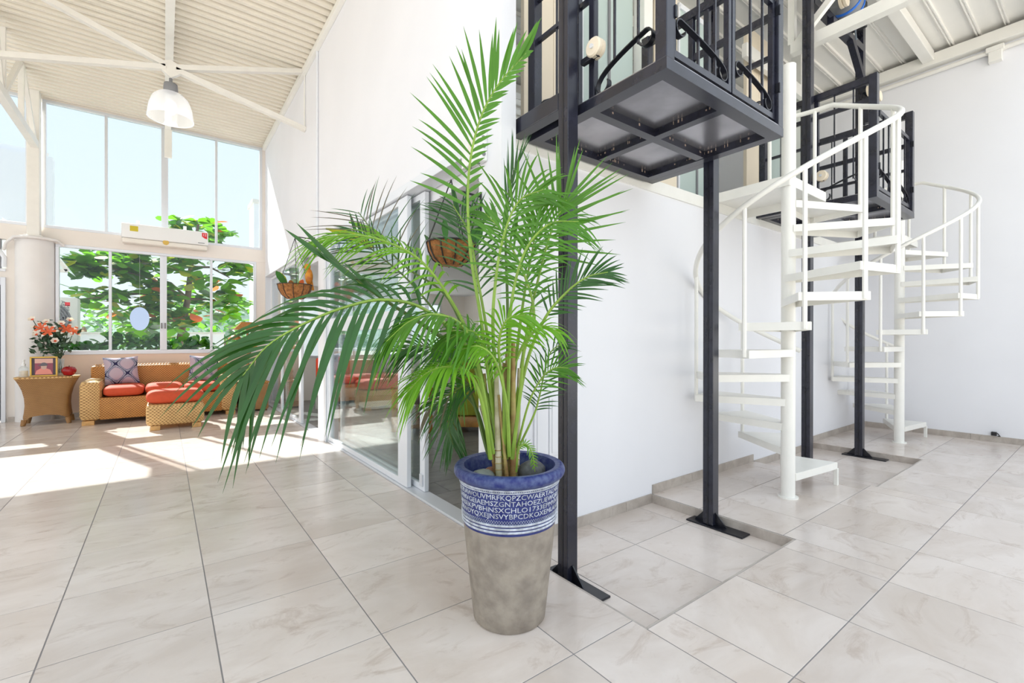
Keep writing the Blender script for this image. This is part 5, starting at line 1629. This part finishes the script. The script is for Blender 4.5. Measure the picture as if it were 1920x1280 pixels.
# canes rising from the soil
rnd = random.Random(2)
for (xb, xt, yt, r_, mt, dd) in ((930, 908, 700, 0.010, 'cane', 0.0), (936, 930, 690, 0.016, 'cane_pale', -0.04), (945, 945, 680, 0.013, 'cane', 0.02), (952, 935, 740, 0.009, 'cane', -0.05),
                                 (962, 962, 640, 0.016, 'cane', -0.02), (968, 974, 690, 0.014, 'cane_pale', 0.03), (957, 950, 660, 0.012, 'cane', 0.05), (940, 900, 760, 0.009, 'cane_pale', 0.06)):
    b0 = at(xb, 884, D + dd); b0.z = 0.612
    t0 = at(xt, yt, D + dd)
    pts = [b0.lerp(t0, i / 10) for i in range(11)]
    m = MB().tube(pts, [r_ * (1 - 0.035 * i) for i in range(11)], 10)
    c_ = m.build('cane', mt, palm, True)
    nb = MB()
    for i in range(1, 6):
        p = b0.lerp(t0, 0.02 + i * 0.055)
        nb.tube([p, p + (t0 - b0).normalized() * 0.003], r_ * 1.10, 10)
    nb.build('cane_node', 'cane', c_, True)
# ------------------------------------------------------------------ garden beyond the windows
def leaf_geo(w=0.5):
    V = []
    rows = ((0, 0.04), (0.25, 0.20), (0.5, 0.40), (0.75, 0.5), (0.92, 0.36), (1.0, 0.02))
    for t, x in rows:
        z = -0.18 * t * t
        V += [Vector((-x * w * 2, t, z + 0.05 * x)), Vector((0, t, z)), Vector((x * w * 2, t, z + 0.05 * x))]
    F = [(i * 3 + j, i * 3 + j + 1, (i + 1) * 3 + j + 1, (i + 1) * 3 + j) for i in range(len(rows) - 1) for j in range(2)]
    return V, F


LV, LF = leaf_geo(0.36)
LEAFMESH = {}


def leaf_mesh(mt):
    if mt not in LEAFMESH:
        LEAFMESH[mt] = MB().add(LV, LF).mesh('leaf', mt, Vector((0, 0, 0)), 'all')
    return LEAFMESH[mt]


def foliage(root, items, limit, restname='foliage'):
    """items: (point, matrix3, scale, material); the biggest in view become leaf objects"""
    items = sorted(items, key=lambda e: -(e[2] / (e[0] - CAMP).length))
    rest = MB(); mats = []
    for k, (p, R, s, mt) in enumerate(items):
        if k < limit:
            o = bpy.data.objects.new('leaf', leaf_mesh(mt))
            COL.objects.link(o)
            o.parent = root
            M = R.to_4x4(); M = Matrix.Translation(p - ORG[root.name]) @ M @ Matrix.Scale(s, 4)
            o.matrix_local = M
            ORG[o.name] = ORG[root.name]
        else:
            if mt not in mats: mats.append(mt)
            rest.cur = mats.index(mt)
            rest.add([p + (R @ (v * s)) for v in LV], LF)
    if rest.v:
        o = rest.build(restname, mats, root, 'all'); o['kind'] = 'stuff'


rg = random.Random(4)


def rot_to(d, roll):
    q = Vector(d).normalized().to_track_quat('Y', 'Z').to_matrix()
    return q @ Matrix.Rotation(roll, 3, 'Y')


tree = empty('almond_tree', (onY(330, 690, 13.6).x, 13.6, -0.12), 'broad-leaved tropical almond tree outside the sofa window', 'tree')
items = []
clusters = [(200, 488, 62, 26, 20), (150, 500, 22, 24, 6), (168, 560, 30, 22, 7), (245, 478, 46, 22, 13), (268, 520, 34, 16, 7), (222, 575, 24, 30, 8), (290, 560, 22, 46, 12), (345, 488, 42, 26, 13), (345, 560, 42, 36, 15),
            (335, 612, 26, 20, 6), (425, 510, 46, 40, 20), (425, 572, 46, 26, 12), (370, 432, 40, 18, 9), (415, 447, 34, 14, 7), (335, 418, 18, 8, 4), (275, 600, 50, 24, 14)]
centres = []
for (cx, cy, rx, ry, cnt) in clusters:
    for k in range(int(cnt * 1.5)):
        a = rg.uniform(0, 2 * math.pi); r_ = math.sqrt(rg.random())
        c = onY(cx + rx * r_ * math.cos(a), cy + ry * r_ * math.sin(a), rg.uniform(12.7, 14.6))
        centres.append(c)
        nl = rg.randint(5, 7)
        axis = Vector((rg.uniform(-0.5, 0.5), rg.uniform(-0.6, 0.3), 1)).normalized()
        for j in range(nl):
            b = 2 * math.pi * j / nl + rg.uniform(-0.3, 0.3)
            d = Vector((math.cos(b), math.sin(b), rg.uniform(-0.75, 0.45))) + axis * 0.25
            u = rg.random()
            mt = 'leaf_tree' if u < 0.60 else 'leaf_tree_dark' if u < 0.86 else 'leaf_tree_yellow' if u < 0.97 else 'leaf_tree_red'
            items.append((c, rot_to(d, rg.uniform(-0.5, 0.5)), rg.uniform(0.22, 0.36), mt))
foliage(tree, items, 300, 'far_leaves')
tb = [onY(330, 690, 13.6), onY(335, 650, 13.6), onY(343, 610, 13.6), onY(352, 560, 13.6), onY(358, 500, 13.7), onY(366, 450, 13.8), onY(372, 420, 13.8)]
tb[0].z = -0.12
MB().tube(tb, [0.085, 0.08, 0.07, 0.065, 0.05, 0.04, 0.025], 12).build('trunk', 'bark', tree, True)
for (i, tgt, Y) in ((3, (200, 500), 13.2), (3, (290, 520), 14.2), (4, (430, 520), 13.4), (3, (430, 580), 14.0), (4, (240, 470), 14.0), (2, (270, 600), 13.0), (5, (415, 445), 13.8), (3, (160, 560), 13.0)):
    e = onY(*tgt, Y)
    mid = tb[i].lerp(e, 0.5) + Vector((0, 0, 0.12))
    MB().tube([tb[i], mid, e], [0.035, 0.025, 0.012], 8).build('branch', 'bark', tree, True)


def shrub(px, py, Y, rx, rz, n, s, label, mts, name='garden_shrub', grp='leafy shrubs below the window'):
    c = onY(px, py, Y)
    root = empty(name, (c.x, c.y, -0.12), label, 'shrub', grp)
    it = []
    for k in range(n):
        a = rg.uniform(0, 2 * math.pi); r_ = math.sqrt(rg.random())
        p = Vector((c.x + rx * r_ * math.cos(a), c.y + rg.uniform(-0.12, 0.12), c.z + rz * r_ * math.sin(a)))
        d = Vector((rg.uniform(-1, 1), rg.uniform(-1, 0.2), rg.uniform(-0.2, 0.9)))
        it.append((p, rot_to(d, rg.uniform(-1, 1)), s * rg.uniform(0.7, 1.2), rg.choice(mts)))
    foliage(root, it, 40, 'foliage')
    for k in range(4):
        x = c.x + rg.uniform(-rx, rx) * 0.5
        MB().tube([(c.x + rg.uniform(-.1, .1), c.y, -0.12), (x, c.y, c.z)], [0.02, 0.008], 6).build('stem', 'bark', root)
    return root


shrub(160, 660, 11.35, 0.26, 0.12, 80, 0.16, 'low dark shrub outside the window, right of the outdoor condenser', ['leaf_shrub', 'leaf_tree_dark'])
shrub(222, 650, 11.95, 0.30, 0.26, 110, 0.19, 'big-leaved shrub outside the window behind the left damask pillow', ['leaf_shrub', 'leaf_tree_dark', 'leaf_tree'])
shrub(290, 650, 11.35, 0.34, 0.20, 120, 0.17, 'dense shrub outside the window at the foot of the almond tree', ['leaf_shrub', 'leaf_tree_dark', 'leaf_tree'])
shrub(365, 653, 11.95, 0.34, 0.18, 110, 0.19, 'broad-leaved shrub outside the window right of the tree trunk', ['leaf_shrub', 'leaf_tree'])
# garden wall, hills, neighbouring buildings
for a, b, nm in ((120, 205, 'white garden wall outside, behind the outdoor condenser'), (340, 420, 'white garden wall outside, right of the tree trunk')):
    p, q = onY(a, 622, 17.0), onY(b, 622, 17.0)
    w_ = empty('garden_wall', ((p.x + q.x) / 2, 17.0, -0.12), nm, 'wall', 'white garden walls')
    MB().box(p.x, q.x, 17.0, 17.2, -0.12, p.z - 0.06).build('wall_body', 'facade_white', w_)
    MB().bbox(p.x - 0.03, q.x + 0.03, 16.96, 17.24, p.z - 0.06, p.z, 0.01).build('coping', 'concrete', w_)
hl = MB()
nx = 60
V = []
for j in range(6):
    for i in range(nx + 1):
        x = -40 + 90 * i / nx; y = 60 + j * 6
        h = (4.5 + 2.0 * math.sin(x * 0.11 + 1) + 1.2 * math.sin(x * 0.31) + rg.uniform(-0.4, 0.4)) * math.sin(math.pi * (j + 0.0) / 5) if 0 < j < 5 else -0.3
        V.append((x, y, max(-0.3, h)))
hl.add(V, [(j * (nx + 1) + i, j * (nx + 1) + i + 1, (j + 1) * (nx + 1) + i + 1, (j + 1) * (nx + 1) + i) for j in range(5) for i in range(nx)])
tag(hl.build('wooded_hill', 'hill_green', None, 'all'), 'hazy green wooded hill on the horizon', 'hill')


def far_tree(px, py, Y, r_, label):
    c = onY(px, py, Y)
    root = empty('garden_tree', (c.x, c.y, -0.12), label, 'tree', 'small trees beyond the garden wall')
    it = []
    for k in range(120):
        d = Vector((rg.gauss(0, 1), rg.gauss(0, 1), rg.gauss(0, 0.8))).normalized() * r_ * rg.uniform(0.6, 1.0)
        it.append((c + d, rot_to(Vector((rg.uniform(-1, 1), rg.uniform(-1, 1), rg.uniform(-.3, .8))), rg.uniform(-1, 1)), r_ * 0.28, rg.choice(['leaf_shrub', 'hill_green', 'leaf_tree'])))
    foliage(root, it, 0, 'crown')
    MB().tube([(c.x, c.y, -0.12), (c.x, c.y, c.z)], [0.12, 0.06], 8).build('trunk', 'bark', root, True)


far_tree(158, 612, 21, 0.8, 'small tree beyond the garden wall, right of the outdoor condenser')
far_tree(198, 622, 26, 1.0, 'small tree beyond the garden wall, behind the left pillow')
far_tree(420, 632, 20, 1.1, 'small tree beyond the garden wall, seen in the rightmost lower pane')
far_tree(450, 625, 23, 1.5, 'tree beyond the garden wall, seen beside the mushroom sculpture')
far_tree(395, 612, 26, 1.6, 'tree beyond the garden wall, right of the almond trunk')
nb = empty('neighbour_building', onY(88, 420, 15.2) * 1.0, 'pale building edge outside the upper window, next to the steel column', 'building')
p, q = onY(84, 292, 15.2), onY(99, 440, 15.2)
nb.location.z = -0.12; ORG[nb.name] = Vector(nb.location)
MB().box(p.x - 1.2, q.x, 15.2, 15.45, -0.12, p.z).build('wall', 'facade_white', nb)
MB().tube([(q.x - 0.1, 15.3, p.z), (q.x - 0.1, 15.3, p.z + 0.1)], 0.02, 6).build('vent_pipe', 'concrete', nb)
p, q = onY(476, 380, 17.5), onY(505, 470, 17.5)
nb2 = empty('neighbour_building', (q.x, 18.0, -0.12), 'pale building edge outside the upper window, next to the tall hall wall', 'building')
MB().box(p.x, q.x + 3, 17.5, 18.5, -0.12, p.z).build('wall', 'facade_white', nb2)
MB().box(p.x - 0.05, q.x + 3, 17.45, 18.55, p.z, p.z + 0.12).build('parapet', 'concrete', nb2)
# big neighbouring wall beyond the left upper window
p = onY(0, 268, 15.5)
nb3 = empty('neighbour_building', (-4.6, 16, -0.12), 'grey rendered building beyond the leftmost upper window', 'building')
MB().box(-8.0, onY(56, 300, 15.5).x + 0.1, 15.5, 17.0, -0.12, p.z).build('wall', 'facade_white', nb3)
# outdoor condenser unit on a stand
CY = 11.7
p, q = onY(92, 556, CY), onY(146, 646, CY)
cu_ = empty('outdoor_condenser', ((p.x + q.x) / 2, CY + 0.15, -0.12), 'grey outdoor condenser with round fan grille beyond the lily bouquet', 'condenser')
cx0, cx1, cz0, cz1 = p.x - 0.42, q.x, q.z + 0.0, p.z
MB().bbox(cx0, cx1, CY, CY + 0.34, cz0, cz1, 0.02).build('casing', 'condenser', cu_, True)
fc = onY(86, 600, CY)
for r_ in np.linspace(0.06, 0.33, 8):
    MB().tube([(fc.x + r_ * math.cos(a), CY - 0.012, fc.z + r_ * math.sin(a)) for a in np.linspace(0, 2 * math.pi, 32)], 0.006, 5, False).build('grille_ring', 'plastic_grey', cu_)
MB().disc((fc.x, CY - 0.002, fc.z), (0, 1, 0), 0.34, 0.004, 32).build('fan_shroud', 'plastic_grey', cu_)
for x in (cx0 + 0.08, cx1 - 0.12):
    MB().bbox(x, x + 0.05, CY + 0.03, CY + 0.3, -0.12, cz0, 0.004).build('stand_leg', 'condenser', cu_)
MB().bbox(cx0, cx1 + 0.03, CY + 0.05, CY + 0.34, -0.12, cz0 - 0.06, 0.01).build('plinth', 'condenser', cu_)
lg = onY(126.5, 570, CY)
MB().box(lg.x - 0.035, lg.x + 0.035, CY - 0.004, CY - 0.001, lg.z - 0.035, lg.z + 0.035).build('logo_plate', 'sticker_red', cu_)
for body, px, py, sz, mt in (('MIRAGE', 126, 585, 0.075, 'logo_grey'), ('ABSOLUT', 118, 582, 0.085, 'logo_grey'), ('X', 118, 596, 0.13, 'sticker_red')):
    V_, F_ = text_geo(body, sz)
    c = onY(px, py, CY)
    MB().add([(c.x + v.y, CY - 0.004, c.z - v.x) for v in V_], F_).build('lettering', mt, cu_)
# canopy edge outside, upper left of the lower window
aw = empty('awning', (-1.55, 11.2, 2.6), 'grey awning corner outside at the top left of the lower window', 'awning')
a_, b_, c_ = onY(96, 470, 11.6), onY(127, 508, 11.6), onY(96, 508, 11.6)
MB().beam(a_, b_, 0.05, 0.06).beam(b_, c_ + Vector((-0.6, 0, 0)), 0.05, 0.06).build('frame', 'concrete', aw)
sh = MB().add([a_, b_, c_ + Vector((-0.6, 0.0, 0)), a_ + Vector((-0.6, 0, 0.5)), a_ + Vector((0, 1.0, 0)), b_ + Vector((0, 1.0, 0))], [(0, 1, 2, 3), (0, 4, 5, 1)])
sh.build('sheet', 'glass_frosted', aw)
